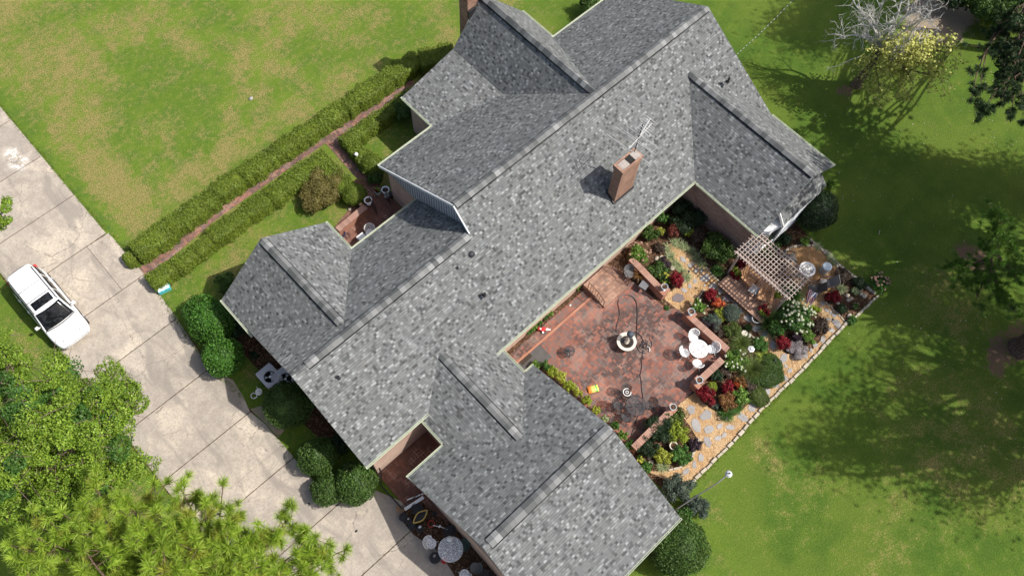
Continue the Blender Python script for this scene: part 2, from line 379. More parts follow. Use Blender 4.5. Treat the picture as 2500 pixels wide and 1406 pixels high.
# ---------------------------------------------------------------- foliage helpers
def adopt(o, root):
    o.parent = root; o.matrix_parent_inverse = Matrix.Translation(root.location).inverted() if root.rotation_euler.z == 0 else (Matrix.Translation(root.location) @ Matrix.Rotation(root.rotation_euler.z, 4, 'Z')).inverted()
    return o
def unit(a): return a/np.maximum(1e-9, np.linalg.norm(a, axis=1, keepdims=True))
def raw_mesh(name, V, F, mats, mi=None, smooth=None):
    """V nx3, F list of arrays (k faces x m verts)"""
    me = bpy.data.meshes.new(name); me.vertices.add(len(V)); me.vertices.foreach_set('co', np.asarray(V, np.float32).ravel())
    tot = sum(f.size for f in F); me.loops.add(tot); me.loops.foreach_set('vertex_index', np.concatenate([f.ravel() for f in F]).astype(np.int32))
    sizes = np.concatenate([np.full(len(f), f.shape[1]) for f in F]).astype(np.int32)
    me.polygons.add(len(sizes)); st = np.concatenate([[0], np.cumsum(sizes)[:-1]]).astype(np.int32)
    me.polygons.foreach_set('loop_start', st)
    try: me.polygons.foreach_set('loop_total', sizes)
    except Exception: pass
    for m in mats: me.materials.append(m)
    if mi is not None: me.polygons.foreach_set('material_index', np.concatenate([np.full(len(f), k) for f, k in zip(F, mi)]).astype(np.int32))
    me.update(calc_edges=True); me.validate(); return me
def leaf_geo(P, N, size, rng, asp=.55, spread=.9):
    n = len(P); nn = unit(N + spread*rng.normal(size=(n, 3))); t = unit(np.cross(nn, rng.normal(size=(n, 3)))); b = np.cross(nn, t)
    l = size*rng.uniform(.65, 1.35, (n, 1)); w = l*asp
    V = np.stack([P-t*l/2, P+b*w/2-t*l*.05, P+t*l/2, P-b*w/2-t*l*.05], 1).reshape(-1, 3)
    return V, np.arange(4*n).reshape(n, 4)
def icos(c, r, rng, amp=.06, seg=14, rings=8):
    th = np.linspace(.05, math.pi-.05, rings); V = []
    for a in th:
        for j in range(seg):
            p = 2*math.pi*j/seg; k = 1+amp*rng.normal()
            V.append((c[0]+r[0]*k*math.sin(a)*math.cos(p), c[1]+r[1]*k*math.sin(a)*math.sin(p), c[2]+r[2]*k*math.cos(a)))
    F = [(i*seg+j, (i+1)*seg+j, (i+1)*seg+(j+1) % seg, i*seg+(j+1) % seg) for i in range(rings-1) for j in range(seg)]
    return np.array(V), np.array(F)
def join_geo(parts):
    V = []; F = {}; o = 0
    for v, f, k in parts:
        V.append(v); F.setdefault((k, f.shape[1]), []).append(f+o); o += len(v)
    ks = sorted(F); return np.concatenate(V), [np.concatenate(F[k]) for k in ks], [k[0] for k in ks]
def shell(n, rad, rng, lumps=14, amp=.22, sharp=10, zmin=-.25, depth=.2):
    d = unit(rng.normal(size=(n*2, 3))); d = d[d[:, 2] > zmin][:n]
    L_ = unit(rng.normal(size=(lumps, 3))+np.array([0, 0, .4])); k = np.zeros(len(d))
    for q in L_: k = np.maximum(k, np.clip(d@q, 0, 1)**sharp*rng.uniform(.5, 1))
    f = (1-amp*.6+amp*k)*(1-depth*rng.random(len(d))**2)
    P = d*np.array(rad)*f[:, None]; return P, unit(d/np.array(rad))
MATS = {}
def LM(key, *cols, trans=.25):
    if key not in MATS: MATS[key] = leafmat(key, cols, trans=trans)
    return MATS[key]
PAL = {
 'hedge': ((.095, .145, .015), (.14, .205, .02), (.21, .28, .032), (.12, .175, .018)),
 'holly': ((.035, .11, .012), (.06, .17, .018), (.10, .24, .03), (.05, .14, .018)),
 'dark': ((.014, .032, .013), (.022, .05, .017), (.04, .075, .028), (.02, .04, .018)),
 'deep': ((.035, .078, .014), (.06, .125, .022), (.11, .18, .035)),
 'green': ((.045, .12, .02), (.07, .17, .028), (.11, .23, .045)),
 'bright': ((.09, .2, .025), (.15, .28, .04), (.24, .36, .08)),
 'lime': ((.17, .24, .02), (.28, .36, .03), (.40, .46, .07)),
 'olive': ((.06, .10, .02), (.10, .15, .025), (.15, .19, .05)),
 'grey': ((.06, .09, .065), (.10, .14, .10), (.16, .19, .15)),
 'crimson': ((.12, .006, .01), (.24, .012, .022), (.36, .025, .035)),
 'redbrown': ((.14, .035, .03), (.22, .06, .045), (.3, .1, .06)),
 'orange': ((.45, .05, .02), (.65, .12, .04), (.6, .22, .08)),
 'rust': ((.13, .06, .02), (.24, .11, .035), (.34, .19, .07)),
 'brown': ((.05, .035, .025), (.10, .07, .05), (.16, .12, .09)),
 'purple': ((.025, .015, .02), (.05, .03, .04), (.09, .06, .08)),
 'bronze': ((.12, .11, .025), (.18, .16, .04), (.25, .21, .07)),
 'varieg': ((.16, .24, .08), (.35, .42, .2), (.55, .58, .36)),
 'yellow': ((.45, .45, .06), (.6, .58, .1)),
 'heather': ((.12, .12, .09), (.4, .35, .36), (.6, .55, .56)),
 'oak': ((.09, .18, .014), (.17, .29, .024), (.30, .42, .05), (.13, .24, .02)),
 'pine': ((.17, .32, .02), (.29, .44, .035), (.44, .56, .08), (.22, .38, .025)),
 'pined': ((.07, .16, .02), (.12, .25, .03), (.20, .36, .05)), 'bough': ((.03, .06, .025), (.05, .095, .035), (.08, .13, .04)),
 'yelgreen': ((.38, .42, .08), (.55, .56, .14), (.72, .70, .22), (.48, .50, .11)),
 'goldgreen': ((.22, .28, .03), (.38, .42, .05), (.52, .52, .1)),
 'white': ((.62, .66, .45), (.78, .8, .62)), 'cream': ((.6, .5, .32), (.72, .62, .45)), 'pink': ((.6, .2, .22), (.75, .32, .33)),
 'salmon': ((.55, .32, .24), (.66, .45, .35)),
}
def pal(k): return LM('leaf_'+k, *PAL[k])
def seed_of(*a): return int(abs(hash(tuple(round(float(x), 2) for x in a))) % 99991)
def shrub(px, py, dia, h, kind, label, cat='shrub', dia2=None, leaf=.07, n=None, group=None, name='shrub', lumps=16, amp=.28, rot=0, mix=None, depth=.22, z0=0.0, spread=.9, xy=None):
    """dia in metres; crown centre seen at px,py"""
    zc = h*.55; c = Vector((xy[0], xy[1], 0)) if xy else W(px, py, zc); dia2 = dia2 or dia
    rng = np.random.default_rng(int(px*7+py*13)); rad = (dia/2, dia2/2, h*.55)
    area = math.pi*dia*dia2/4*2.2
    clip = amp < .16; leaf = leaf*(1.25 if not clip else 1.0)
    n = n or int(min(14000, max(260, area*(2.6 if not clip else 3.0)/(leaf*leaf*.55))))
    parts = []; mats = [pal(kind), pal(kind), pal(mix or kind)]
    if clip:
        P, N = shell(n, rad, rng, lumps+10, amp+.09, 14, -.55, .2); P[::17] *= 1.06; blobs = [((0, 0, 0), rad, P, N, 0)]
    else:
        blobs = []; m_ = int(rng.integers(7, 11))
        for i in range(m_):
            if i == 0: c_, f_ = (0, 0, 0), .62
            else:
                a = 2.4*i+rng.uniform(-.4, .4); q = rng.uniform(.42, .72); f_ = rng.uniform(.30, .46)
                c_ = (q*math.cos(a)*rad[0], q*math.sin(a)*rad[1], rad[2]*rng.uniform(-.25, .35)*(1.1-q))
            r_ = (rad[0]*f_, rad[1]*f_, rad[2]*(f_+.22)); P, N = shell(max(30, int(n*f_*f_*.8)), r_, rng, 7, .5, 7, -.7, .45)
            blobs.append((c_, r_, P, N, 2 if (mix and i % 3 == 1) else 0))
    for c_, r_, P, N, k in blobs:
        v, f = leaf_geo(P+np.array(c_), N, leaf, rng, .62, spread); parts.append((v, f, k)); kk = .8 if clip else .55
        cv, cf = icos(c_, [r*kk for r in r_], rng, .08, 10, 7); parts.append((cv, cf, 1 if k == 0 else 2))
    V, F, mi = join_geo(parts)
    if rot:
        cr, sr = math.cos(rot), math.sin(rot); V = V @ np.array([[cr, sr, 0], [-sr, cr, 0], [0, 0, 1]])
    V = V + np.array([0, 0, zc]); V[:, 2] = np.maximum(V[:, 2], -.02)
    me = raw_mesh(name, V, F, mats, mi); o = bpy.data.objects.new(name, me); COL.objects.link(o)
    o.location = (c.x, c.y, z0); return tag(o, label, cat, group)
def blades(n, length, rng, lean=(.3, 1.2), w=.02, base=.05, droop=.5, seg=4):
    V = []; F = []
    az = rng.uniform(0, 2*math.pi, n); le = rng.uniform(*lean, n); ln = length*rng.uniform(.6, 1.1, n)
    bx = rng.normal(size=(n, 2))*base
    for k in range(n):
        d = np.array([math.cos(az[k]), math.sin(az[k]), 0]); s = np.array([-d[1], d[0], 0]); p = np.array([bx[k, 0], bx[k, 1], 0.0]); a = math.pi/2-le[k]*.6
        i0 = len(V)
        for j in range(seg+1):
            ww = w*(1-j/seg)**.7*.5+.001; V.append(p-s*ww); V.append(p+s*ww)
            p = p+(d*math.cos(a)+np.array([0, 0, 1])*math.sin(a))*ln[k]/seg; a -= droop*le[k]
        for j in range(seg): F.append((i0+2*j, i0+2*j+1, i0+2*j+3, i0+2*j+2))
    V = np.array(V); V[:, 2] = np.maximum(V[:, 2], .015); return V, np.array(F)
def grass_clump(px, py, r, kind, label, cat='ornamental grass', n=150, w=.022, group=None, name='grass_clump', h=.35, lean=(.4, 1.5), base=.06, droop=.45, z0=0):
    c = W(px, py, h*.5); rng = np.random.default_rng(int(px*3+py*17))
    V, F = blades(n, r*1.25, rng, lean, w, base, droop)
    me = raw_mesh(name, V, [F], [pal(kind)]); o = bpy.data.objects.new(name, me); COL.objects.link(o)
    o.location = (c.x, c.y, z0); return tag(o, label, cat, group)
def bloom_mesh(key, r, kind, rng):
    P, N = shell(46, (r, r, r*.75), rng, 5, .1, 8, -.4, .1); v, f = leaf_geo(P, N, r*.75, rng, .8, .5)
    cv, cf = icos((0, 0, 0), (r*.85, r*.85, r*.65), rng, .05, 8, 5)
    V, F, mi = join_geo([(v, f, 0), (cv, cf, 1)]); return raw_mesh('flower_head', V, F, [pal(kind), pal(kind)], mi)
BLOOM = {}
def flowering(px, py, dia, h, kind, bloom, nb, br, label, cat='flowering shrub', dia2=None, leaf=.09, group=None, spots=None, **kw):
    f = shrub(px, py, dia, h, kind, None, None, dia2, leaf, name='foliage', **kw)
    for k in ('label', 'category'):
        if k in f: del f[k]
    root = empty('flowering_shrub', f.location.copy(), 0, label, cat, group); f.location = (0, 0, 0); f.parent = root
    rng = np.random.default_rng(int(px+py)); key = (bloom, br)
    if key not in BLOOM: BLOOM[key] = bloom_mesh(key, br, bloom, rng)
    dia2 = dia2 or dia
    for i in range(nb):
        a = rng.uniform(0, 2*math.pi); q = math.sqrt(rng.uniform(0, .92))
        x, y = q*math.cos(a)*dia/2, q*math.sin(a)*dia2/2; z = h*.55+h*.5*math.sqrt(max(0, 1-q*q))*rng.uniform(.9, 1.02)
        b = bpy.data.objects.new('flower_head', BLOOM[key]); COL.objects.link(b); b.parent = root
        b.location = (x, y, z); k = rng.uniform(.7, 1.25); b.scale = (k, k, k)
    return root
def box_hedge(a, b, w, h, label, kind='hedge', cat='hedge', group=None, leaf=.072, dens=820, name='clipped_hedge', rnd=.16):
    """a,b ground centre line ends; w width"""
    a, b = Vector(a).to_2d(), Vector(b).to_2d(); d = b-a; Ln = d.length; d = d/Ln; ang = math.atan2(d.y, d.x); c = (a+b)/2
    rng = np.random.default_rng(int(a.x*100+b.y*37) % 99991); hl, hw = Ln/2+.05, w/2*.93; rnd = min(rnd, .15) if Ln > 1 else rnd
    ar = [Ln*w, Ln*h, Ln*h, w*h, w*h]; P = []; N = []
    def soft(x, y, z):
        # rounded top edges and uneven growth
        kx, ky, kz = np.clip((np.abs(x)-(hl-rnd))/rnd, 0, 1), np.clip((np.abs(y)-(hw-rnd))/rnd, 0, 1), np.clip((z-(h-rnd))/rnd, 0, 1)
        s = np.maximum(1, np.sqrt(kx**2+ky**2+kz**2)); 
        x2 = np.sign(x)*(np.minimum(np.abs(x), hl-rnd)+kx/s*rnd); y2 = np.sign(y)*(np.minimum(np.abs(y), hw-rnd)+ky/s*rnd); z2 = np.minimum(z, h-rnd)+kz/s*rnd
        u = x2*1.7+c.x*3; b_ = .06*np.sin(u*1.9)+.06*np.sin(u*4.3+y2*3)+.05*np.sin(y2*7+u*1.3)+.04*np.sin(u*9+y2*5)
        return x2, y2*(1+b_), z2*(1+.5*b_)
    for k, A in enumerate(ar):
        n = int(A*dens*(1 if k == 0 else .8)); r1, r2 = rng.uniform(-1, 1, n), rng.uniform(-1, 1, n); zz = rng.uniform(0, h, n); one = np.ones(n)
        if k == 0: x, y, z, nn = r1*hl, r2*hw, one*h, (0, 0, 1)
        elif k < 3: x, y, z, nn = r1*hl, one*hw*(1 if k == 1 else -1), zz, (0, 1 if k == 1 else -1, .2)
        else: x, y, z, nn = one*hl*(1 if k == 3 else -1), r1*hw, zz, (1 if k == 3 else -1, 0, .2)
        x, y, z = soft(x, y, z); q = 1.04-rng.random(n)*.13; P.append(np.stack([x*(1-(1-q)*.5), y*q, z*q], 1)); N.append(np.tile(nn, (n, 1)).astype(float))
    P = np.concatenate(P); N = np.concatenate(N)
    V, F = leaf_geo(P, N, leaf, rng, .6, .85)
    bx, by, bz = hl-.09, hw-.08, h-.08; g = []
    nx = max(2, int(Ln/.3)); cs = []
    for i in range(nx+1):
        x = -bx+2*bx*i/nx
        for (y, z) in ((-by, 0), (-by, bz-.1), (-by+.1, bz), (by-.1, bz), (by, bz-.1), (by, 0)): cs.append((x, y, z))
    cf = [(i*6+j, (i+1)*6+j, (i+1)*6+j+1, i*6+j+1) for i in range(nx) for j in range(5)]
    ca = np.array(cs); x, y, z = soft(ca[:, 0], ca[:, 1], ca[:, 2]); cv = np.stack([x, y*.97, z*.96], 1)
    capf = np.array([[0, 1, 4, 5], [1, 2, 3, 4], [nx*6+5, nx*6+4, nx*6+1, nx*6], [nx*6+4, nx*6+3, nx*6+2, nx*6+1]])
    VV, FF, mi = join_geo([(V, F, 0), (cv, np.concatenate([np.array(cf), capf]), 1)])
    cr, sr = math.cos(ang), math.sin(ang); VV = VV @ np.array([[cr, sr, 0], [-sr, cr, 0], [0, 0, 1]])
    me = raw_mesh(name, VV, FF, [pal(kind), pal(kind)], mi); o = bpy.data.objects.new(name, me); COL.objects.link(o)
    o.location = (c.x, c.y, 0); return tag(o, label, cat, group)
# ---------------------------------------------------------------- setting: ground
def sheet(name, pts, z, mat, th=None):
    b = MB()
    if th: b.prism([(p[0], p[1]) for p in pts], z-th, z)
    else: b.poly([(p[0], p[1], z) for p in pts])
    o = b.build(name, mat); o['kind'] = 'structure'; return o
def pw(l, z=0): return [W(x, y, z) for x, y in l]
def ccw(p):
    a = sum(p[i][0]*p[(i+1) % len(p)][1]-p[(i+1) % len(p)][0]*p[i][1] for i in range(len(p)))
    return p if a > 0 else p[::-1]
b = MB(); g = 6
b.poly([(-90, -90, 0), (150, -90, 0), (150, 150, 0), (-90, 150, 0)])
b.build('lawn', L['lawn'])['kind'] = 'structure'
# driveway: separate slabs in one sheet with dark open joints
b = MB()
right = [(60, -.45), (28.78, -.45), (28.7, -.30), (25.0, -.30), (22.3, -.45), (19.9, -.7), (19.2, -.80), (17.7, -.30), (16.7, -.42), (15.9, -.62), (14.8, -.46), (13.2, -.43), (11.7, -.45), (10.3, -.35), (9.55, .35), (8.9, 1.4), (7.6, 2.0), (6.6, 2.5), (-6, 2.5)]
def rx(y):
    for (y0, x0), (y1, x1) in zip(right, right[1:]):
        if y1 <= y <= y0: return x0+(x1-x0)*(y0-y)/(y0-y1)
    return 2.5
joints = [59, 54.8, 51.5, 48.2, 45, 41.6, 38.36, 35.17, 31.87, 28.75, 25.41, 22.25, 18.97, 15.84, 12.66, 9.53, 6.35, 3.2, 0, -3.2, -5.9]
for y1, y0 in zip(joints, joints[1:]):
    g = .022; ys = [y1-g]+[y for y, _ in right if y0+g < y < y1-g]+[y0+g]
    ring = [(-5.63, y0+g), ]+[(rx(y), y) for y in reversed(ys)]+[(-5.63, y1-g)]
    if abs(y1-28.75) < .01:
        b.prism(ccw([(-5.63, y0+g), (-1.62, y0+g), (-1.62, y1-g), (-5.63, y1-g)]), -.05, .03)
        b.prism(ccw([(-1.60, y0+g), (-.30, y0+g), (-.34, y1-g-.05), (-1.60, y1-g)]), -.05, .028)
    elif abs(y1-15.84) < .01:
        b.prism(ccw([(-5.63, 13.5), (-.44, 13.5), (-.46, 14.8), (-.62, y1-g), (-5.63, y1-g)]), -.05, .03)
        b.prism(ccw([(-5.63, y0+g), (-.43, y0+g), (-.44, 13.49), (-5.63, 13.49)]), -.05, .03)
    else: b.prism(ccw(ring), -.05, .03)
b.build('driveway', L['conc'])['kind'] = 'structure'
sheet('driveway_bed', [(-5.7, -6), (2.4, -6), (2.4, 7), (.2, 9.3), (-.55, 11), (-.5, 60), (-5.7, 60)], .008, L['soil'])
# brick walks
sheet('brick_walk', ccw(pw([(322, 672), (356, 640), (520, 513), (800, 331), (1005, 190), (1012, 214), (832, 338), (905, 428), (900, 445), (870, 435), (795, 350), (530, 535), (372, 668), (340, 690)])), .02, L['walkbrick'])
sheet('entry_court', ccw([(7.5, 20.75), (9.9, 21.4), (10.6, 22.4), (11.3, 22.6), (12.0, 21.6), (12.0, 17.7), (7.5, 17.7)]), .024, L['darkpave'])
sheet('side_court', ccw([(1.95, 9.5), (5.3, 9.5), (5.3, 7.3), (3.2, 7.3), (3.2, 5.5), (1.95, 5.5)]), .034, L['darkpave'])
sheet('driveway_apron', ccw([(-.55, 15.95), (.25, 15.6), (.42, 14.7), (.0, 14.0), (-.40, 13.9), (-.42, 14.8)]), .02, plain('worn_stone_apron', (.27, .22, .15), .9, .3, 3))
# back garden
sheet('garden_bed', ccw([(11.4, -.92), (24.7, -.92), (27.05, -1.12), (27.1, 3.2), (27.5, 5.38), (23.6, 5.4), (23.6, 9.78), (9.4, 9.78), (9.4, 7.2), (11.2, 2)]), .006, L['soil'])
sheet('front_bed', ccw([(-.35, 15.6), (2.3, 20.8), (2.2, 9.5), (.3, 9.5), (-.2, 11.5), (.15, 13.8)]), .005, L['lawn'])
sheet('foundation_bed', ccw([(.75, 20.6), (2.2, 20.8), (2.2, 12.4), (1.1, 12.0), (.8, 14.2), (.95, 17)]), .009, L['soil'])
sheet('side_bed', ccw([(2.2, -6), (3.1, -6), (3.1, 5.5), (1.9, 5.5)]), .033, L['soil'])
sheet('patio', ccw([(10.0, 9.5), (18.0, 9.5), (18.3, 5.9), (18.75, 5.4), (18.75, 1.95), (16.1, 1.98), (14.4, 1.98), (11.3, 1.98), (10.6, 7.3), (9.8, 7.6)]), .03, L['patio'])
CH = [(1622, 603), (1645, 592), (1670, 604), (1700, 632), (1722, 655), (1748, 682), (1765, 690), (1850, 788), (1872, 806), (1893, 835), (1915, 860), (1950, 872), (1985, 852), (2005, 828), (2015, 800), (2005, 775), (1985, 757), (1955, 742), (1945, 700),
      (1915, 640), (1928, 608), (1955, 600), (1990, 603), (2020, 618), (2040, 645), (2046, 675), (2035, 700), (2010, 722), (2015, 738), (2042, 764), (2070, 790), (1690, 1176), (1630, 1172), (1580, 1150), (1625, 1150), (1665, 1138), (1690, 1112), (1702, 1070), (1685, 1040), (1668, 1018), (1645, 996), (1700, 955), (1718, 985), (1745, 1003),
      (1772, 1027), (1800, 1010), (1850, 965), (1885, 925), (1893, 885), (1872, 845), (1845, 805), (1815, 770), (1775, 725), (1745, 705), (1715, 712), (1690, 745), (1672, 772), (1622, 730), (1628, 715), (1650, 700), (1668, 688), (1655, 662), (1637, 640)]
sheet('wood_chip_path', ccw(pw(CH)), .014, L['chips'])
# ---------------------------------------------------------------- the house
HZ = empty('brick_house', (14, 12, 0), 0, 'long brick house with grey shingle roof, wings, chimneys and cream gutters', 'house')
ROOFEDGE = plain('roof_edge_grey', (.22, .23, .235), .8)
def roof(polys, label=None, th=.10, mat=None):
    b = MB()
    for p in polys:
        p = [Vector(q) for q in p]
        n = (p[1]-p[0]).cross(p[2]-p[0])
        if n.z < 0: p = p[::-1]
        b.poly(p, 0); lo = [q-Vector((0, 0, th)) for q in p]; b.poly(lo[::-1], 1)
        for i in range(len(p)):
            j = (i+1) % len(p); b.poly([lo[i], lo[j], p[j], p[i]], 1)
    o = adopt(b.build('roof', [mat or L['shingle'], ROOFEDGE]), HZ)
    if label: o['label'] = label
    return o
def sub(o, par): o.parent = par; return o
def cap(par, p0, p1, w=.24, m1=.55, seg=.27):
    w = w*.74
    p0, p1 = Vector(p0), Vector(p1); d = p1-p0; n = max(1, int(d.length/seg)); d /= n; s = Vector((0, 0, 1)).cross(d).normalized(); b = MB()
    rr = random.Random(int(p0.x*100))
    for i in range(n):
        a = p0+d*i; c = a+d*1.04; up = Vector((0, 0, .055+.012*(i % 2)))
        l0, r0 = a+s*w-Vector((0, 0, w*m1)), a-s*w-Vector((0, 0, w*m1)); l1, r1 = c+s*w-Vector((0, 0, w*m1)), c-s*w-Vector((0, 0, w*m1))
        v = [l0+up, a+up, r0+up, l1+up, c+up, r1+up, l0, r0, l1, r1]
        b.mesh(v, [(0, 1, 4, 3), (1, 2, 5, 4), (6, 0, 3, 8), (2, 7, 9, 5), (1, 0, 6), (1, 7, 2), (1, 6, 7)])
        for q_ in (-1, 1): b.bar(p0+s*q_*(w+.02)-Vector((0, 0, (w+.02)*m1-.012)), p0+d*n+s*q_*(w+.02)-Vector((0, 0, (w+.02)*m1-.012)), .03, .03, m=1)
    return sub(b.build('ridge_cap', [L['cap'], L['dark']]), par)
def gutter(par, p0, p1, label=None):
    p0, p1 = Vector(p0), Vector(p1); d = (p1-p0).normalized(); s = Vector((-d.y, d.x, 0)); b = MB(); L_ = (p1-p0).length; off = s*.0375
    # an open trough: floor, two sides
    for o_, z_, w_, h_ in ((.0375, -.10, .075, .015), (.0, -.045, .012, .11), (.075, -.045, .016, .11)):
        c = (p0+p1)/2+s*o_+Vector((0, 0, z_)); b.box(c, (L_, w_, h_), rz=math.atan2(d.y, d.x))
    k = int(L_/.75)
    for i in range(k+1):
        c = p0+d*(L_*i/max(1, k))+off+Vector((0, 0, .012)); b.box(c, (.02, .09, .012), rz=math.atan2(d.y, d.x))
    for e in (p0, p1): b.box(e+off+Vector((0, 0, -.045)), (.012, .08, .12), rz=math.atan2(d.y, d.x))
    return sub(b.build('gutter', L['cream']), par)
ML, MH = .625, .62
zb = lambda y: 3+.62*(y-9.25)
# one long back slope with the low and the high front slopes
ZL, YL = 5.74, 13.66; ZH, YH = 6.52, 14.93
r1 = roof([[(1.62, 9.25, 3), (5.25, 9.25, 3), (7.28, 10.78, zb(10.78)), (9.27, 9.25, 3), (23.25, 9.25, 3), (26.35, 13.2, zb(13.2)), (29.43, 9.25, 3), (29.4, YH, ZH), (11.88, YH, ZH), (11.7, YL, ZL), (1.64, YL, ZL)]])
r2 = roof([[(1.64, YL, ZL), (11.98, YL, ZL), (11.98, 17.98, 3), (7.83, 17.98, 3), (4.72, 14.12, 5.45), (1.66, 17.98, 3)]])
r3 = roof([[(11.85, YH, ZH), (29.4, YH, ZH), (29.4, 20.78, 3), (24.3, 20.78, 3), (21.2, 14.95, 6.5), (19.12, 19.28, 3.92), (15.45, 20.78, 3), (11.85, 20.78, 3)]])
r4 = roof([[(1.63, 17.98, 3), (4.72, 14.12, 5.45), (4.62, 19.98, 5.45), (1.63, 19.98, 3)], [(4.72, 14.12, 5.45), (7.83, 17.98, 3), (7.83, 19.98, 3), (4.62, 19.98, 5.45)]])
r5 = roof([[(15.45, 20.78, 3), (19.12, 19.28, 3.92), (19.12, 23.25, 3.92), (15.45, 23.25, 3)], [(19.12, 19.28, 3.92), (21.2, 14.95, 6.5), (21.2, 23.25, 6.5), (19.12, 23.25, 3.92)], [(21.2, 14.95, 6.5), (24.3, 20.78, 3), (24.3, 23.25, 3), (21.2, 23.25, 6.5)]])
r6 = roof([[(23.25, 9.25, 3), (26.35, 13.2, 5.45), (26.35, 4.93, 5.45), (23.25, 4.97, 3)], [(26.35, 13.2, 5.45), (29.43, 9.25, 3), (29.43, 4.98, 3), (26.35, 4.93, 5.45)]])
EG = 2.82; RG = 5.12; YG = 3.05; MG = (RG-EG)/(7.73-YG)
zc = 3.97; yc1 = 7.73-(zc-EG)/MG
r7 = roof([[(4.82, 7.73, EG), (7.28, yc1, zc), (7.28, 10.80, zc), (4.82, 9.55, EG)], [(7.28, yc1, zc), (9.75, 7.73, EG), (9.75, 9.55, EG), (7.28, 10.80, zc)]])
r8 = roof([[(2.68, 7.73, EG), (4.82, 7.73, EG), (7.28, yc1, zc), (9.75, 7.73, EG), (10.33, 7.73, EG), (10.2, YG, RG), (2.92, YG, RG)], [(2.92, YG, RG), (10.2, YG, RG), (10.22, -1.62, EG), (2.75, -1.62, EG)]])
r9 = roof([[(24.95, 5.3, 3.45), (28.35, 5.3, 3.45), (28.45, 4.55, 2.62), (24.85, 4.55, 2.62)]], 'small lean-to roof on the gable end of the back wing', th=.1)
cap(r1, (11.95, YH, ZH), (29.3, YH, ZH), .27, .58); cap(r1, (2.4, YL, ZL), (11.6, YL, ZL), .27, .58)
cap(r4, (4.63, 19.85, 5.45), (4.71, 14.3, 5.45), .25, .7); cap(r5, (21.2, 23.2, 6.5), (21.2, 15.1, 6.5), .25, 1.0)
cap(r6, (26.35, 5.0, 5.45), (26.35, 13.1, 5.45), .25, .7); cap(r7, (7.28, yc1+.1, zc), (7.28, 10.6, zc), .25, .45); cap(r8, (3.2, YG, RG), (10.1, YG, RG), .3, .48)
gutter(r1, (23.25, 9.25, 3), (9.1, 9.25, 3)); gutter(r1, (5.65, 9.25, 3), (1.62, 9.25, 3)); gutter(r2, (7.83, 17.98, 3), (12.02, 17.98, 3))
gutter(r3, (11.82, 20.78, 3), (15.45, 20.78, 3)); gutter(r3, (24.3, 20.78, 3), (29.4, 20.78, 3))
def gx(par, x, y0, y1, z, sgn):   # gutters that run along y: sgn +1 opens to +x
    if sgn > 0: gutter(par, (x, max(y0, y1), z), (x, min(y0, y1), z))
    else: gutter(par, (x, min(y0, y1), z), (x, max(y0, y1), z))
gx(r4, 7.83, 19.98, 18.1, 3, 1); gx(r4, 1.63, 19.98, 17.55, 3, -1); gx(r5, 15.45, 23.25, 20.9, 3, -1); gx(r5, 24.3, 23.25, 20.9, 3, 1)
gx(r6, 23.25, 9.1, 4.97, 3, -1); gx(r6, 29.43, 9.2, 4.98, 3, 1); gx(r7, 4.82, 9.2, 7.85, EG, -1); gx(r7, 9.75, 9.2, 7.8, EG, 1)
gutter(r8, (2.68, 7.73, EG), (4.75, 7.73, EG)); gutter(r8, (9.85, 7.73, EG), (10.33, 7.73, EG)); gutter(r8, (10.22, -1.62, EG), (2.75, -1.62, EG))
# walls
def wallbox(x0, y0, x1, y1, h, mat=None, label=None):
    b = MB(); b.box(((x0+x1)/2, (y0+y1)/2, h/2), (x1-x0, y1-y0, h)); o = adopt(b.build('wall', mat or L['brick']), HZ)
    if label: o['label'] = label
    return o
w1 = wallbox(2.01, 9.74, 29.0, 17.55, 2.93); wallbox(2.0, 9.38, 5.3, 9.9, 2.90); wallbox(12.05, 17.5, 28.99, 20.35, 2.92); wallbox(2.01, 17.5, 7.6, 19.6, 2.91); wallbox(15.7, 20.3, 24.0, 22.9, 2.91)
w6 = wallbox(23.42, 5.35, 28.97, 9.8, 2.925, brickwall_mat('brown_brick', (.36, .25, .21), (.20, .13, .105), (.52, .45, .40), .24, .09), 'brown brick wall under the back wing eave')
wallbox(5.0, 7.2, 9.5, 9.75, 2.76); wallbox(3.0, -1.3, 9.85, 7.5, 2.75)
def gable(ax, pos, pts, mat, th=.12, name='gable', label=None):
    b = MB()
    if ax == 'x': a = [(pos, p, z) for p, z in pts]; c = [(pos+th, p, z) for p, z in pts]
    else: a = [(p, pos, z) for p, z in pts]; c = [(p, pos+th, z) for p, z in pts]
    n = len(pts); b.mesh(a+c, [tuple(range(n)), tuple(range(2*n-1, n-1, -1))]+[((i+1) % n, i, n+i, n+(i+1) % n) for i in range(n)])
    o = adopt(b.build(name, mat), HZ)
    if label: o['label'] = label
    return o
gable('x', 2.1, [(9.72, 2.99), (17.5, 2.99), (YL, 5.52)], L['siding']); gable('x', 28.85, [(9.72, 2.99), (20.3, 2.98), (YH, 6.3)], L['siding'])
gable('y', 19.45, [(2.1, 2.97), (7.4, 2.97), (4.72, 5.2)], L['siding']); gable('y', 22.75, [(15.9, 2.97), (23.88, 2.97), (21.2, 6.2), (19.1, 3.7)], L['siding'])
gable('y', 5.36, [(23.8, 2.97), (28.9, 2.97), (26.35, 5.2)], L['siding']); gable('x', 3.16, [(-1.1, 2.78), (7.2, 2.78), (YG, 4.9)], L['siding']); gable('x', 9.64, [(-1.1, 2.78), (7.2, 2.78), (YG, 4.9)], L['siding'])
sd = gable('x', 12.03, [(17.9, 2.72), (20.42, 2.72), (20.42, 3.05), (YH, 6.34), (13.0, 5.2), (13.0, 2.72)], L['siding'], .04, 'siding', 'pale vertical board siding of the high front gable')
b = MB()
for i in range(38):
    y = 20.38-i*.19; zt = 6.34-(abs(y-YH))*.6; b.box((11.995, y, (2.72+zt)/2), (.05, .035, zt-2.72))
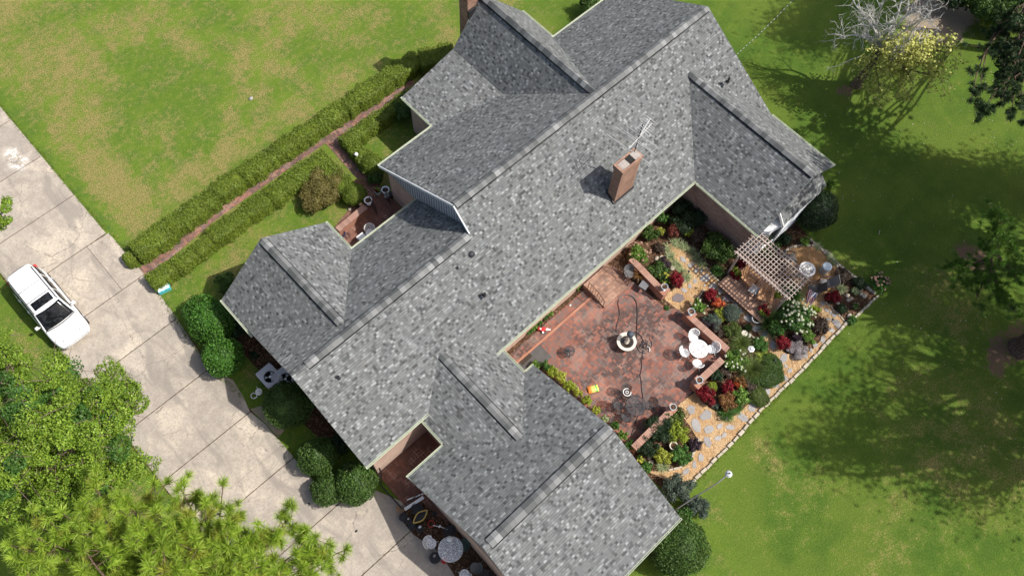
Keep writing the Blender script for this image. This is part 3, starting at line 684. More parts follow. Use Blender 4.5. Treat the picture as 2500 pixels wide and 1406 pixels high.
sub(b.build('batten_strips', plain('batten_grey', (.40, .42, .45))), sd)
b = MB(); b.bar((11.83, 20.75, 2.93), (11.87, YH, 6.44), .05, .16); b.bar((11.87, YH, 6.44), (11.72, 13.7, 5.68), .05, .16); sub(b.build('rake_board', L['siding']), sd)
# bump-out under the lean-to roof
b = MB(); ring = ccw([(23.72, 5.34), (24.15, 4.8), (25.2, 4.62), (28.3, 4.62), (28.3, 5.34)]); b.prism(ring, 0, 2.55)
for k in range(11): b.prism(ccw([(23.70, 5.335), (24.13, 4.77), (25.2, 4.585), (28.32, 4.585), (28.32, 5.335)]), .15+k*.22, .17+k*.22)
bo = adopt(b.build('bay', L['siding']), HZ); bo['label'] = 'pale clapboard bay at the end of the back wing'
b = MB(); b.bar((24.22, 4.75, 1.7), (25.0, 4.62, 1.7), .04, 1.3); sub(b.build('window', L['glass']), bo)
b = MB(); b.bar((24.93, 5.3, 3.47), (24.83, 4.53, 2.64), .05, .16); b.bar((24.1, 4.74, 0.2), (24.1, 4.74, 2.5), .07); b.bar((25.15, 4.59, 0.2), (25.15, 4.59, 2.5), .07); sub(b.build('corner_trim', L['white']), bo)
# chimneys
def chimney(x0, y0, x1, y1, zb_, zt, flue=True, lab=None):
    b = MB(); b.box(((x0+x1)/2, (y0+y1)/2, (zb_+zt-.35)/2), (x1-x0, y1-y0, zt-.35-zb_)); 
    for i, e in enumerate((.03, .055)): b.box(((x0+x1)/2, (y0+y1)/2, zt-.3+i*.1), (x1-x0+2*e, y1-y0+2*e, .1))
    for xx in (x0+.07-.055, x1-.07+.055): b.box((xx, (y0+y1)/2, zt-.075), (.14, y1-y0+.11, .15))
    for yy in (y0+.05-.055, y1-.05+.055): b.box(((x0+x1)/2, yy, zt-.076), (x1-x0-.16, .1, .146))
    o = adopt(b.build('chimney', L['greybrick']), HZ); 
    if lab: o['label'] = lab
    b = MB(); b.box(((x0*.75+x1*.25), (y0+y1)/2, zt-.05), ((x1-x0)*.36, y1-y0-.12, .09)); b.box((x0*.15+x1*.85, (y0+y1)/2, zt-.03), ((x1-x0)*.3, y1-y0-.1, .09)); sub(b.build('chimney_crown', plain('weathered_crown', (.33, .29, .26), .9, .4, 7)), o)
    b = MB(); b.box((x0*.44+x1*.56, (y0+y1)/2, zt-.005), ((x1-x0)*.26, y1-y0-.16, .02)); sub(b.build('flue', plain('flue_hole_dark', (.008, .007, .006))), o)  # flat dark plate; the shade inside the flue hole is its colour
    return o
c1 = chimney(18.72, 10.87, 20.02, 11.38, 3.6, 6.85, True, 'leaning-looking tall brick chimney on the back slope')
b = MB()
for (a, c) in (((18.66, 10.83), (20.08, 10.83)), ((20.08, 10.83), (20.08, 11.42)), ((20.08, 11.42), (18.66, 11.42)), ((18.66, 11.42), (18.66, 10.83))):
    b.bar((a[0], a[1], zb(a[1])+.05), (c[0], c[1], zb(c[1])+.05), .05, .12)
sub(b.build('flashing', L['dark']), c1)
c2 = chimney(20.25, 23.28, 21.05, 23.95, 0, 6.9, True, 'brick chimney against the front gable end')
b = MB(); b.box((20.45, 23.2, 5.75), (.5, .12, .5)); sub(b.build('flashing', L['dark']), c2)
# roof vents
def vent(px, py, r, h, par, z, big=False):
    p = W(px, py, z); b = MB(); b.box(p+Vector((0, 0, -.02)), (r*4, r*4, .02), rot=Matrix.Rotation(math.atan(.62), 3, 'X'))
    if big: b.lathe(p, [(r*.6, 0), (r*.6, h*.5), (r, h*.5), (r*1.1, h*.7), (r*.7, h), (0, h*1.08)], 14)
    else: b.lathe(p, [(r*1.7, 0), (r, h*.3), (r, h), (r*.7, h), (r*.7, h*.7), (0, h*.7)], 10)
    return sub(b.build('vent_pipe' if not big else 'roof_vent', L['plastic'], smooth=False), par)
vent(1150, 626, .17, .35, r1, 5.05, True); vent(1117, 658, .06, .22, r1, 5.15); vent(1183, 721, .06, .22, r1, 4.55); vent(827, 923, .06, .25, r1, 5.0); vent(1777, 200, .06, .3, r1, 4.9)
b = MB(); b.lathe(W(640, 740, 0)*0+Vector((2.0, 13.2, 0)), [(.03, 0), (.03, 2.8)], 8); adopt(b.build('downpipe', L['cream']), HZ)
# ---------------------------------------------------------------- hedges
GU, GL = 'clipped box hedge along the front brick walk', 'inner clipped hedges round the entry lawns'
def HB(x0, y0, x1, y1, w, h, lab, **k): return box_hedge((x0, y0), (x1, y1), w, h, lab, **k)
HB(-.62, 26.42, -.02, 26.38, .95, .62, 'small round end of the outer clipped hedge, touching the driveway', rnd=.3)
HB(.05, 26.36, 2.1, 26.36, 1.35, .85, 'clipped hedge block of the outer row, second from the driveway', rnd=.25)
HB(2.15, 26.45, 4.9, 26.42, 1.30, .85, 'clipped hedge block of the outer row, third from the driveway', rnd=.22)
HB(4.95, 26.5, 6.7, 26.5, 1.2, .86, 'short clipped hedge block in the middle of the outer row', rnd=.2)
HB(6.75, 26.45, 10.1, 26.42, 1.15, .88, 'long clipped hedge block of the outer row beside the longest stretch of walk', rnd=.2)
HB(10.15, 26.42, 13.6, 26.36, 1.15, .88, 'clipped hedge block of the outer row opposite the walk junction', rnd=.2)
HB(13.65, 26.32, 18.9, 26.2, 1.25, .9, 'far clipped hedge block of the outer row nearest the chimney gable', rnd=.2)
HB(18.9, 26.0, 20.6, 25.0, 1.5, 1.0, 'shaded hedge corner at the far end of the outer row', rnd=.3)
HB(-.35, 24.42, 1.02, 24.42, 1.05, .8, 'clipped hedge block of the inner row at the driveway, beside the cooler', rnd=.25)
HB(1.1, 24.36, 2.35, 24.36, .95, .75, 'clipped hedge block of the inner row, second from the driveway', rnd=.22)
HB(2.35, 24.42, 3.35, 24.42, .95, .75, 'smallest clipped hedge block of the inner row', rnd=.22)
HB(3.4, 24.5, 7.0, 24.46, 1.1, .82, 'long clipped hedge block in the middle of the inner row', rnd=.2)
HB(7.05, 24.45, 10.9, 24.45, 1.2, .85, 'clipped hedge block of the inner row ending at the walk junction', rnd=.2)
HB(10.45, 24.0, 10.45, 22.0, 1.1, .85, 'short hedge return beside the narrow walk to the front door', rnd=.25)
HB(12.05, 24.5, 17.6, 24.45, .95, .85, 'clipped hedge along the shaded front side bed', rnd=.2)
HB(12.35, 24.0, 12.35, 21.9, 1.0, .8, 'hedge return beside the narrow walk, with a white light on it', rnd=.22)
shrub(866, 476, 1.35, 1.0, 'hedge', 'round clipped bush at the end of the hedge by the entry court', 'bush', leaf=.055, amp=.08, spread=.8)
shrub(908, 402, 1.3, 1.1, 'hedge', 'round clipped bush next to the front eave corner', 'bush', leaf=.055, amp=.08)
shrub(918, 432, 1.1, .9, 'deep', 'dark green bush tucked against the front brick wall corner', 'bush')
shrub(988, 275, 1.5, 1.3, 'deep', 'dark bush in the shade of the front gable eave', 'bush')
shrub(785, 462, 2.9, 1.2, 'bronze', 'wide bronze green twiggy shrub behind the inner hedge', 'shrub', dia2=2.3, leaf=.06, lumps=34, amp=.42, rot=.2)
shrub(1440, 12, 1.6, 1.5, 'deep', 'bush at the top edge beside the far front eave', 'bush')
# ---------------------------------------------------------------- foundation bushes (left)
shrub(512, 780, 2.2, 1.9, 'holly', 'tall glossy clipped bush beside the left wing', 'bush', dia2=3.0, leaf=.10, amp=.12, rot=.15)
shrub(545, 871, 2.1, 1.6, 'holly', 'round glossy clipped bush next to the driveway edge', 'bush', leaf=.10, amp=.08)
shrub(556, 690, 1.5, 1.2, 'deep', 'shaded bush under the outer gable of the left wing', 'bush', leaf=.09)
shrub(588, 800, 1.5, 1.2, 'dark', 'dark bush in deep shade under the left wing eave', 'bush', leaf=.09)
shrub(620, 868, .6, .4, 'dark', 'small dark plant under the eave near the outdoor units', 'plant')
shrub(703, 990, 2.4, 1.7, 'deep', 'large dark bush beside the air conditioner', 'bush', leaf=.09, amp=.15)
shrub(775, 1115, 1.9, 1.5, 'deep', 'left dark round bush of the pair at the roof corner', 'bush', leaf=.09, amp=.12)
shrub(800, 1195, 1.6, 1.2, 'deep', 'low dark bush in front of the pair at the roof corner', 'bush', leaf=.09, amp=.12)
shrub(868, 1180, 2.1, 1.6, 'deep', 'right dark round bush of the pair at the roof corner', 'bush', leaf=.09, amp=.12)
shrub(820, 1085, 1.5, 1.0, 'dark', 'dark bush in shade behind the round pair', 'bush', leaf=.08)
# right and bottom
shrub(1992, 512, 2.3, 2.0, 'dark', 'big dark clipped bush beside the lean-to roof', 'bush', dia2=2.3, leaf=.08, amp=.1)
shrub(2026, 452, .5, 1.2, 'bright', 'light green sprout beside the lean-to roof corner', 'plant', leaf=.08)
shrub(1660, 1195, 1.7, 1.4, 'grey', 'loose grey green bush at the garage corner near the wood chips', 'bush', leaf=.06, amp=.35, lumps=30)
shrub(1703, 1238, 1.2, 1.1, 'grey', 'smaller grey green bush next to the lamp pole', 'bush', leaf=.06, amp=.35, lumps=26)
shrub(1672, 1258, 1.0, 1.2, 'green', 'bright green shoots at the garage roof corner', 'shrub', leaf=.08)
shrub(1650, 1335, 2.9, 2.1, 'deep', 'large round dark bush below the garage eave with orange tints', 'bush', leaf=.08, amp=.14, mix='olive')
# ---------------------------------------------------------------- back garden plants
def S_(x, y, d, h, k, lb, cat='shrub', **kw):
    if kw.get('dia2'): kw['dia2'] *= 1.12
    return shrub(x, y, d*1.15, h, k, lb, cat, **kw)
S_(1680, 528, 2.0, 1.2, 'dark', 'large dark shrub in the inner corner of the back wing wall', leaf=.07)
S_(1617, 533, .6, .9, 'green', 'bright green climber under the long back eave', 'plant')
S_(1647, 563, .75, .9, 'redbrown', 'red brown maple in the inner bed', 'small maple', leaf=.06, amp=.4)
S_(1681, 565, .55, .8, 'lime', 'chartreuse plant between the red brown maple and the wing wall', 'plant', leaf=.08, amp=.4)
S_(1711, 578, 1.0, .7, 'brown', 'dusty brown shrub against the wing wall', leaf=.05, amp=.4)
S_(1752, 605, 1.75, 1.3, 'deep', 'large green bush against the brown brick wall', 'bush', dia2=1.75, leaf=.07, amp=.3)
grass_clump(1752, 660, .45, 'green', 'lime grassy clump beside the deck corner', n=240)
ORD = ['first', 'second', 'third', 'fourth', 'fifth', 'sixth', 'seventh', 'eighth', 'ninth', 'tenth', 'eleventh', 'twelfth', 'thirteenth', 'fourteenth', 'fifteenth', 'sixteenth', 'seventeenth', 'eighteenth', 'nineteenth', 'twentieth']
ORD += [t_+' '+o_ for t_ in ('twenty', 'thirty', 'forty') for o_ in ORD[:9]]
GV = 'variegated grass edging the inner end of the chip path'
for i, (x, y) in enumerate([(1627, 606), (1638, 626), (1651, 645), (1664, 660), (1677, 678), (1650, 592), (1668, 598), (1686, 612), (1701, 628), (1713, 645)]):
    grass_clump(x, y, .34, 'varieg', ORD[i % 5]+(' cream and green variegated clump down the patio side of the inner chip path' if i < 5 else ' cream and green variegated clump down the wing side of the inner chip path'), n=110, h=.2, group=GV+(' (patio side)' if i < 5 else ' (wing side)'), base=.09)
flowering(1559, 617, 1.35, 1.0, 'bright', 'salmon', 16, .06, 'bright green hydrangea with fading cream heads beside the brick steps')
S_(1587, 570, .95, .8, 'deep', 'dark green shrub under the back eave beside the hydrangea')
S_(1612, 566, .5, .6, 'goldgreen', 'golden shrub between the dark shrub and red brown maple', leaf=.05)
S_(1613, 606, .6, .5, 'brown', 'brown twiggy shrub by the variegated grass', leaf=.045, amp=.5)
S_(1620, 643, .75, .4, 'purple', 'low purple brown ground cover beside the inner chip path', 'ground plant', leaf=.045)
S_(1607, 660, 1.1, .7, 'deep', 'dark green shrub behind the upper patio wall')
flowering(1622, 681, .75, .6, 'deep', 'yellow', 11, .055, 'bush with pale yellow flower heads behind the wall pillar')
S_(1655, 684, .75, 1.0, 'crimson', 'crimson maple at the end of the upper patio wall', 'small maple', dia2=.9, leaf=.06, amp=.45, lumps=26)
S_(1735, 722, .75, .8, 'crimson', 'dark crimson maple facing the deck', 'small maple', leaf=.06, amp=.45, lumps=26)
S_(1754, 741, .6, .5, 'orange', 'orange red spiky shrub beside the dark crimson maple', leaf=.06, amp=.5)
S_(1785, 765, .85, .8, 'grey', 'blue grey conifer shrub beside the chip path', leaf=.05, amp=.15)
S_(1760, 770, .7, .6, 'goldgreen', 'yellow and orange leaved shrub beside the conifer', leaf=.06, amp=.4)
flowering(1706, 748, .95, .8, 'bright', 'white', 7, .05, 'bright green shrub with a few white flowers by the patio wall pillar')
S_(1737, 785, 1.0, .7, 'grey', 'purple grey leafy shrub behind the long patio wall', leaf=.06, mix='purple')
S_(1790, 803, .95, .7, 'olive', 'olive shrub in the middle of the round bed', leaf=.05)
S_(1757, 810, .65, .5, 'brown', 'brown twiggy shrub behind the middle of the patio wall', leaf=.045, amp=.5)
grass_clump(1808, 838, .75, 'olive', 'large olive grass clump in the round bed', n=420, w=.016, h=.5)
S_(1826, 800, .4, .35, 'deep', 'small dark green plant at the path edge of the round bed')
S_(1857, 838, .85, .5, 'green', 'green shrub beside the white angel ornaments', leaf=.06)
S_(1800, 668, .75, .6, 'lime', 'yellow green coleus with dark red centre on the deck corner', 'coleus', leaf=.09, mix='crimson', amp=.4)
S_(1812, 645, .5, .7, 'crimson', 'dark red coleus under the pergola edge', 'coleus', leaf=.08)
S_(1864, 762, .65, .7, 'crimson', 'coleus in a white bowl at the lower deck corner, dark red and yellow', 'coleus', leaf=.09, mix='lime', z0=.15)
S_(1893, 725, .4, .6, 'lime', 'yellow coleus at the lower pergola post', 'coleus', leaf=.08, z0=.3)
grass_clump(1880, 785, .95, 'deep', 'tall dark grass below the deck end', n=480, w=.018, h=.7, lean=(.2, 1.3))
grass_clump(1935, 722, .85, 'green', 'tall green grass under the pergola end', n=380, w=.022, h=.7, lean=(.2, 1.3))
flowering(1941, 772, 2.1, 1.3, 'green', 'white', 62, .06, 'large hydrangea covered with small round white flower heads')
S_(1895, 803, 1.0, .9, 'green', 'leafy mid green shrub left of the white hydrangea', leaf=.08, amp=.4)
S_(1990, 756, .55, .6, 'lime', 'lime shrub beside the flag', leaf=.07)
S_(2004, 795, .85, .7, 'brown', 'dark brown purple feathery shrub in the island bed', leaf=.045, amp=.35)
S_(1975, 824, .75, .6, 'bright', 'bright green bushy shrub at the island bed edge', leaf=.05)
S_(1945, 822, .6, .5, 'purple', 'dark purple shrub beside the red maple of the island bed', leaf=.05)
S_(1914, 835, .85, .8, 'crimson', 'dark crimson maple at the tip of the island bed', 'small maple', leaf=.06, amp=.3, lumps=26)
S_(1949, 852, 1.05, .35, 'heather', 'pale lilac heather at the island bed edge', 'heather', leaf=.035)
S_(2035, 724, .75, .7, 'crimson', 'bright red maple beside the white cat ornament', 'small maple', leaf=.06, amp=.4, lumps=26)
grass_clump(2056, 703, .36, 'varieg', 'pale variegated grass behind the bright red maple', n=130)
S_(2054, 753, .6, .5, 'dark', 'dark rounded plant in the corner mulch bed')
flowering(2089, 747, .4, .3, 'green', 'salmon', 8, .03, 'small green plant with orange blooms in the corner mulch bed', leaf=.05)
S_(2089, 711, .4, .3, 'varieg', 'pale leaved plant between rocks in the corner mulch bed', leaf=.07)
flowering(2147, 688, 1.1, .8, 'green', 'salmon', 22, .06, 'sprawling hydrangea with salmon pink heads outside the stone edging')
S_(2060, 672, .9, .5, 'brown', 'dark brown shrub beside the fire circle edging', leaf=.05)
S_(2098, 690, .7, .5, 'dark', 'dark shrub at the far stone edging', leaf=.06)
for x, y, wh in ((2036, 640, 'lowest'), (2026, 626, 'middle'), (1998, 602, 'uppermost')): grass_clump(x, y, .3, 'varieg', wh+' pale variegated clump along the fire circle edging', n=90, h=.2, group='pale clumps along the stone edging')
S_(1966, 590, .55, .6, 'bright', 'bright green bush beyond the fire circle', leaf=.07)
S_(1878, 602, 1.2, .5, 'deep', 'dark hostas between the bay and the fire circle', leaf=.09)
S_(1915, 582, .9, .4, 'dark', 'dark ground plant below the clapboard bay', leaf=.08)
S_(2081, 782, .5, .35, 'green', 'dark green leafy plant at the stone corner near the lawn', leaf=.08)
S_(1649, 1018, 1.0, .8, 'olive', 'dark bronze bush behind the lower wall pillar with railing', leaf=.06)
S_(1609, 1050, 1.35, .9, 'dark', 'dark lavender bush behind the lower patio wall', leaf=.05, amp=.35)
S_(1657, 1057, 1.05, .9, 'lime', 'bright yellow green bush beside the chip path', leaf=.07, amp=.35)
S_(1580, 1088, 1.15, .8, 'dark', 'dark bush between the wall end and the garage roof', leaf=.06)
S_(1620, 1110, .95, .7, 'goldgreen', 'lime gold bush next to the round clay bowl', leaf=.06)
S_(1664, 1113, 1.05, .7, 'green', 'emerald green bush in the lower bed', leaf=.065)
grass_clump(1617, 1138, .42, 'varieg', 'pale variegated grass at the foot of the lower bed', n=170, h=.2)
S_(1697, 1086, .7, .5, 'purple', 'small purple black shrub in the wood chips', leaf=.05)
flowering(1564, 1121, .4, .35, 'bright', 'yellow', 8, .05, 'yellow flowering plant by the garage eave')
S_(1580, 1140, .55, .4, 'green', 'green plant by the garage eave below the yellow flowers')
for i, (x, y, r, k, lb) in enumerate([(1332, 893, .55, 'green', 'dark leaved shrub at the patio end beside the short eave'), (1347, 907, .6, 'lime', 'first yellow green shrub along the garage wall, by the patio end'), (1369, 922, .6, 'goldgreen', 'second yellow green shrub along the garage wall'), (1390, 940, .6, 'lime', 'third yellow green shrub along the garage wall'), (1410, 958, .55, 'goldgreen', 'yellow green shrub along the garage wall opposite the yellow bag'), (1432, 978, .5, 'lime', 'narrow variegated shrub along the garage wall'),
     (1455, 1000, .5, 'goldgreen', 'variegated shrub along the garage wall near the iron chairs'), (1476, 1022, .42, 'varieg', 'palest shrub along the garage wall'), (1503, 1038, .45, 'green', 'green shoot at the garage roof peak'), (1520, 1062, .5, 'bright', 'green shrub between roof rake and lower patio'), (1539, 1086, .5, 'green', 'green shrub at the end of the lower patio wall')]):
    S_(x, y, r, .7, k, lb, leaf=.06, amp=.35)
S_(1305, 893, .5, .5, 'bright', 'fern in the nook at the end of the patio', 'fern', leaf=.07, amp=.45)
S_(1724, 965, .8, .8, 'crimson', 'crimson maple behind the iron gate rail', 'small maple', dia2=1.1, leaf=.055, amp=.3, lumps=26)
S_(1739, 944, .48, .4, 'lime', 'small lime green ball shrub beside two crimson maples', leaf=.05, amp=.12)
S_(1777, 946, .72, .7, 'crimson', 'crimson maple in the middle of the round bed', 'small maple', leaf=.055, amp=.3, lumps=26)
S_(1806, 934, .65, .6, 'rust', 'orange brown shrub right of the middle crimson maple', leaf=.055, mix='orange')
S_(1831, 945, .75, .5, 'brown', 'dark brown shrub beside the pale rock', leaf=.045)
S_(1809, 965, .9, .7, 'bright', 'bright lime leafy shrub in the front of the round bed', leaf=.09, amp=.4)
S_(1776, 978, 1.0, .6, 'rust', 'rust brown shrub behind the pink flowers', leaf=.06)
flowering(1769, 996, .35, .3, 'green', 'pink', 12, .05, 'pink flowering plant at the bed corner')
grass_clump(1775, 1010, .5, 'green', 'strappy green clump at the lower corner of the round bed', n=240, w=.03)
grass_clump(1800, 995, .4, 'green', 'strappy green clump beside the chip path bend', n=160, w=.03)
flowering(1796, 884, 1.35, .9, 'bright', 'white', 14, .055, 'green hydrangea with white heads at the patio wall corner')
grass_clump(1836, 900, .95, 'olive', 'wide fine olive grass beside the hexagonal bird feeder', n=620, w=.014, h=.6)
grass_clump(1864, 872, .5, 'lime', 'bright lime spray of grass in the round bed', n=220, w=.02, h=.4)
S_(1873, 920, 1.0, .5, 'deep', 'low dark green mound at the outer edge of the round bed', dia2=1.7, leaf=.045, amp=.12, rot=1.0)
S_(1885, 886, .8, .4, 'deep', 'upper low green mound at the outer edge of the round bed', dia2=1.1, leaf=.045, amp=.12)
S_(1851, 966, .9, .4, 'olive', 'lower green mound at the outer edge of the round bed', dia2=1.1, leaf=.045, amp=.12)
S_(1750, 915, .7, .5, 'dark', 'dark shrub just behind the lower patio wall', leaf=.05)
S_(1771, 905, .8, .4, 'brown', 'brown leaved shrub behind the lower patio wall', leaf=.05)
S_(1746, 985, .5, .3, 'grey', 'dusty green ground plant by the gate', leaf=.05)
for i, (x, y) in enumerate([(1291, 806), (1302, 797), (1315, 786), (1330, 772), (1341, 763)]):
    S_(x, y, .42, .35, ('green', 'bright', 'green', 'deep', 'bright')[i], ORD[i]+' round green plant from the slab end in the narrow bed below the back eave', 'plant', leaf=.06, group='plants in the narrow bed below the back eave')
S_(1408, 699, .4, .4, 'bright', 'green plant below the eave beside the brick steps', 'plant')
S_(1628, 752, .3, .15, 'green', 'weed tuft at the upper patio edge', 'weed', leaf=.05)
# ---------------------------------------------------------------- trees
def limb_curve(a, b, rng, sag=.12, k=5):
    a, b = Vector(a), Vector(b); L_ = (b-a).length; pts = []
    off = Vector(rng.normal(size=3))*L_*.06
    for i in range(k+1):
        t = i/k; p = a.lerp(b, t)+off*math.sin(math.pi*t)+Vector((0, 0, L_*sag*math.sin(math.pi*t))); pts.append(p)
    return pts
def broadleaf(name, base, fork, tips, rad, nleaf, leaf, kind, label, cat='tree', bark='palebark', tr=.3, seed=1, sub_=4, depth=.35, bare=0, mixk=None):
    """tips: list of (x,y,z) cluster centres in world space"""
    rng = np.random.default_rng(seed); base = Vector(base); root = empty(name, base, 0, label, cat)
    b = MB(); fork = Vector(fork); b.tube([Vector((0, 0, -.1)), Vector((0, 0, .3)), (fork-base)*.6, fork-base], [tr*1.4, tr*1.05, tr*.85, tr*.7], 10)
    parts = []; parts2 = []
    for t in tips:
        t = Vector(t)-base; pts = limb_curve(fork-base, t, rng); n = len(pts)
        b.tube(pts, [tr*.55*(1-i/n)+.025 for i in range(n)], 6, cap=False)
        for s in range(sub_):
            e = t+Vector(np.clip(rng.normal(size=3), -1.1, 1.1))*rad*.75; st = pts[max(1, int(n*rng.uniform(.4, .9)))-1]
            b.tube(limb_curve(st, e, rng, .05, 3), [.05, .035, .022, .012], 4, cap=False)
            for s2 in range(3):
                e2 = e+Vector(rng.normal(size=3))*rad*.5; b.tube([e, (e+e2)/2+Vector((0, 0, .1)), e2], [.02, .013, .006], 3, cap=False)
            if bare: continue
            r_ = rad*rng.uniform(.45, .8); nn = int(nleaf/len(tips)/sub_)
            P, N = shell(nn, (r_, r_, r_*.7), rng, 9, .55, 8, -.9, depth)
            v, f = leaf_geo(P+np.array(e), N, leaf, rng, .7, 1.0); (parts if rng.random() < .8 or not mixk else parts2).append((v, f, 0 if True else 1))
    sub_o = b.build('trunk', L[bark]); sub_o.parent = root
    if parts:
        if mixk: parts += [(v, f, 1) for v, f, _ in parts2]
        V, F, mi = join_geo(parts); me = raw_mesh('crown', V, F, [pal(kind)]+([pal(mixk)] if mixk else []), mi); c = bpy.data.objects.new('crown', me); COL.objects.link(c); c.parent = root
    return root
def tuft(p, d, n, ln, w, rng):
    d = np.array(d)/np.linalg.norm(d); v = unit(rng.normal(size=(n, 3))*.85+d*1.0); l = ln*rng.uniform(.7, 1.1, (n, 1)); s = unit(np.cross(v, rng.normal(size=(n, 3))))*w/2
    st = p+d*rng.uniform(-.16, .04, (n, 1)); m = st+v*l*.55; e = st+v*l+np.array([0, 0, -.04])
    V = np.stack([st-s*.6, st+s*.6, m+s, e, m-s], 1).reshape(-1, 3); i = np.arange(n)[:, None]*5
    return V, i+np.array([[0, 1, 2, 3, 4]])
def pine(name, base, top, tips, label, kind='pine', per=9, nn=80, ln=.30, w=.016, tr=.25, seed=3, spread=1.0, lean=(0, 0), extra=0, mixk='goldgreen'):
    rng = np.random.default_rng(seed); base = Vector(base); root = empty(name, base, 0, label, 'pine tree')
    b = MB(); T = Vector((lean[0], lean[1], top)); b.tube([Vector((0, 0, -.1)), Vector((0, 0, .4)), T*.5, T*.85, T], [tr*1.35, tr, tr*.75, tr*.4, tr*.12], 12)
    parts = []; k2 = []
    for t in tips:
        t = Vector(t)-base; hz = max(top*.3, min(top*.97, t.z-(t.to_2d()-T.to_2d()*t.z/top).length*.35)); a = T*(hz/top)
        pts = limb_curve(a, t, rng, -.04, 6); b.tube(pts, [.085, .07, .055, .045, .035, .025, .015], 6, cap=False)
        for q in range(per):
            f = rng.uniform(.35, 1.0); i = min(5, int(f*6)); p = pts[i].lerp(pts[i+1], f*6-i if f < 1 else 1)
            o = Vector(rng.normal(size=3)); o.z = abs(o.z)*.45; o = o.normalized()*spread*rng.uniform(.35, 1.0)*(1.15-f*.5); e = p+o
            b.tube([p, (p+e)/2-Vector((0, 0, .05)), e], [.022, .016, .009], 4, cap=False)
            d = (o.normalized()+Vector((0, 0, .7))); v, fc = tuft(np.array(e), np.array(d), nn, ln*rng.uniform(.85, 1.15), w, rng); (parts if rng.random() < .75 else k2).append((v, fc, 0))
            for z_ in range(2):
                if rng.random() < .6:
                    e2 = e+Vector(rng.normal(size=3))*.28; v, fc = tuft(np.array(e2), np.array(d)+rng.normal(size=3)*.4, int(nn*.7), ln*.9, w, rng); parts.append((v, fc, 0)); b.tube([p.lerp(e, .7), e2], [.012, .008], 3, cap=False)
        v, fc = tuft(np.array(t), np.array(((t-pts[-2]).normalized()+Vector((0, 0, .5)))), nn, ln, w, rng); parts.append((v, fc, 0))
    sub_o = b.build('trunk', L['bark']); sub_o.parent = root
    parts += [(v, f, 1) for v, f, _ in k2]
    V, F, mi = join_geo(parts); me = raw_mesh('crown', V, F, [pal(kind), pal(mixk)], mi); c = bpy.data.objects.new('crown', me); COL.objects.link(c); c.parent = root
    return root
# broadleaf tree left of the driveway
oak_t = [(45, 915, 8), (120, 940, 7.5), (30, 980, 9), (120, 985, 9.5), (215, 990, 8), (270, 985, 6.5), (60, 1060, 10), (160, 1070, 9.5), (240, 1060, 8), (275, 1055, 6), (20, 1130, 9), (110, 1140, 9), (200, 1150, 7.5), (275, 1150, 6), (60, 1210, 7.5), (150, 1215, 7), (230, 1200, 6), (5, 900, 6.5), (-60, 1000, 8), (-50, 1120, 8), (235, 960, 6), (-20, 1230, 7), (285, 1120, 5.0)]
bt = W(60, 1080, 0); broadleaf('broadleaf_tree', (-8.4, 17.0, 0), (-8.2, 16.9, 2.6), [W(*t) for t in oak_t], .95, 190000, .085, 'oak', 'big leafy tree left of the driveway below the white car', tr=.3, seed=5, sub_=9, mixk='green', bark='twig')
broadleaf('broadleaf_tree', (-9.0, 31.6, 0), (-8.9, 31.6, 2.5), [W(6, 520, 5.2), W(-30, 545, 5.5), W(-40, 500, 6), W(-80, 540, 6)], .5, 5000, .11, 'oak', 'tree with only a few leafy twigs showing at the left edge beside the driveway', tr=.22, seed=8, sub_=4)
pt = [(20, 1330, 12), (95, 1285, 12), (30, 1360, 12), (60, 1300, 13), (110, 1345, 12), (50, 1385, 11), (150, 1250, 12.5), (200, 1330, 13.5), (190, 1400, 12), (165, 1290, 13), (255, 1260, 12), (290, 1210, 12), (330, 1290, 13.5), (380, 1250, 13), (375, 1180, 11.5), (440, 1190, 12), (395, 1340, 14), (460, 1290, 13.5), (500, 1230, 12.5), (545, 1180, 11.5), (560, 1250, 12), (540, 1330, 13), (600, 1300, 12), (310, 1390, 13), (440, 1400, 14), (560, 1400, 13), (640, 1380, 12.5), (660, 1320, 12), (700, 1270, 11), (720, 1350, 11.5), (770, 1310, 10.5), (800, 1370, 10.5), (845, 1340, 10), (740, 1400, 11), (100, 1410, 12), (250, 1440, 13), (400, 1460, 13), (580, 1470, 13), (600, 1345, 12), (230, 1190, 10.5)]
pine('pine_tree', (-5.75, 6.9, 0), 14.5, [W(*t) for t in pt], 'bright yellow green pine crown at the bottom left, over the driveway', per=15, nn=150, ln=.36, w=.0135, tr=.28, seed=11, spread=.9)
# small pine in the back lawn
pr = [(2440, 530, 6.5), (2432, 560, 6), (2445, 590, 5.6), (2400, 600, 4.5), (2450, 640, 5), (2340, 640, 3.5), (2310, 650, 3), (2360, 680, 3.5), (2420, 680, 4), (2480, 620, 5), (2490, 690, 4.5), (2380, 740, 3), (2440, 740, 3.5), (2490, 770, 4), (2330, 700, 3)]
pine('young_pine_tree', W(2405, 690, 0), 6.8, [W(*t) for t in pr], 'young pine in the shaded back lawn with one sunlit top', kind='pined', per=7, nn=80, ln=.3, w=.016, tr=.1, seed=13, spread=.55, lean=tuple((W(2440, 520, 6.8)-W(2405, 690, 0)).to_2d()), mixk='pined')
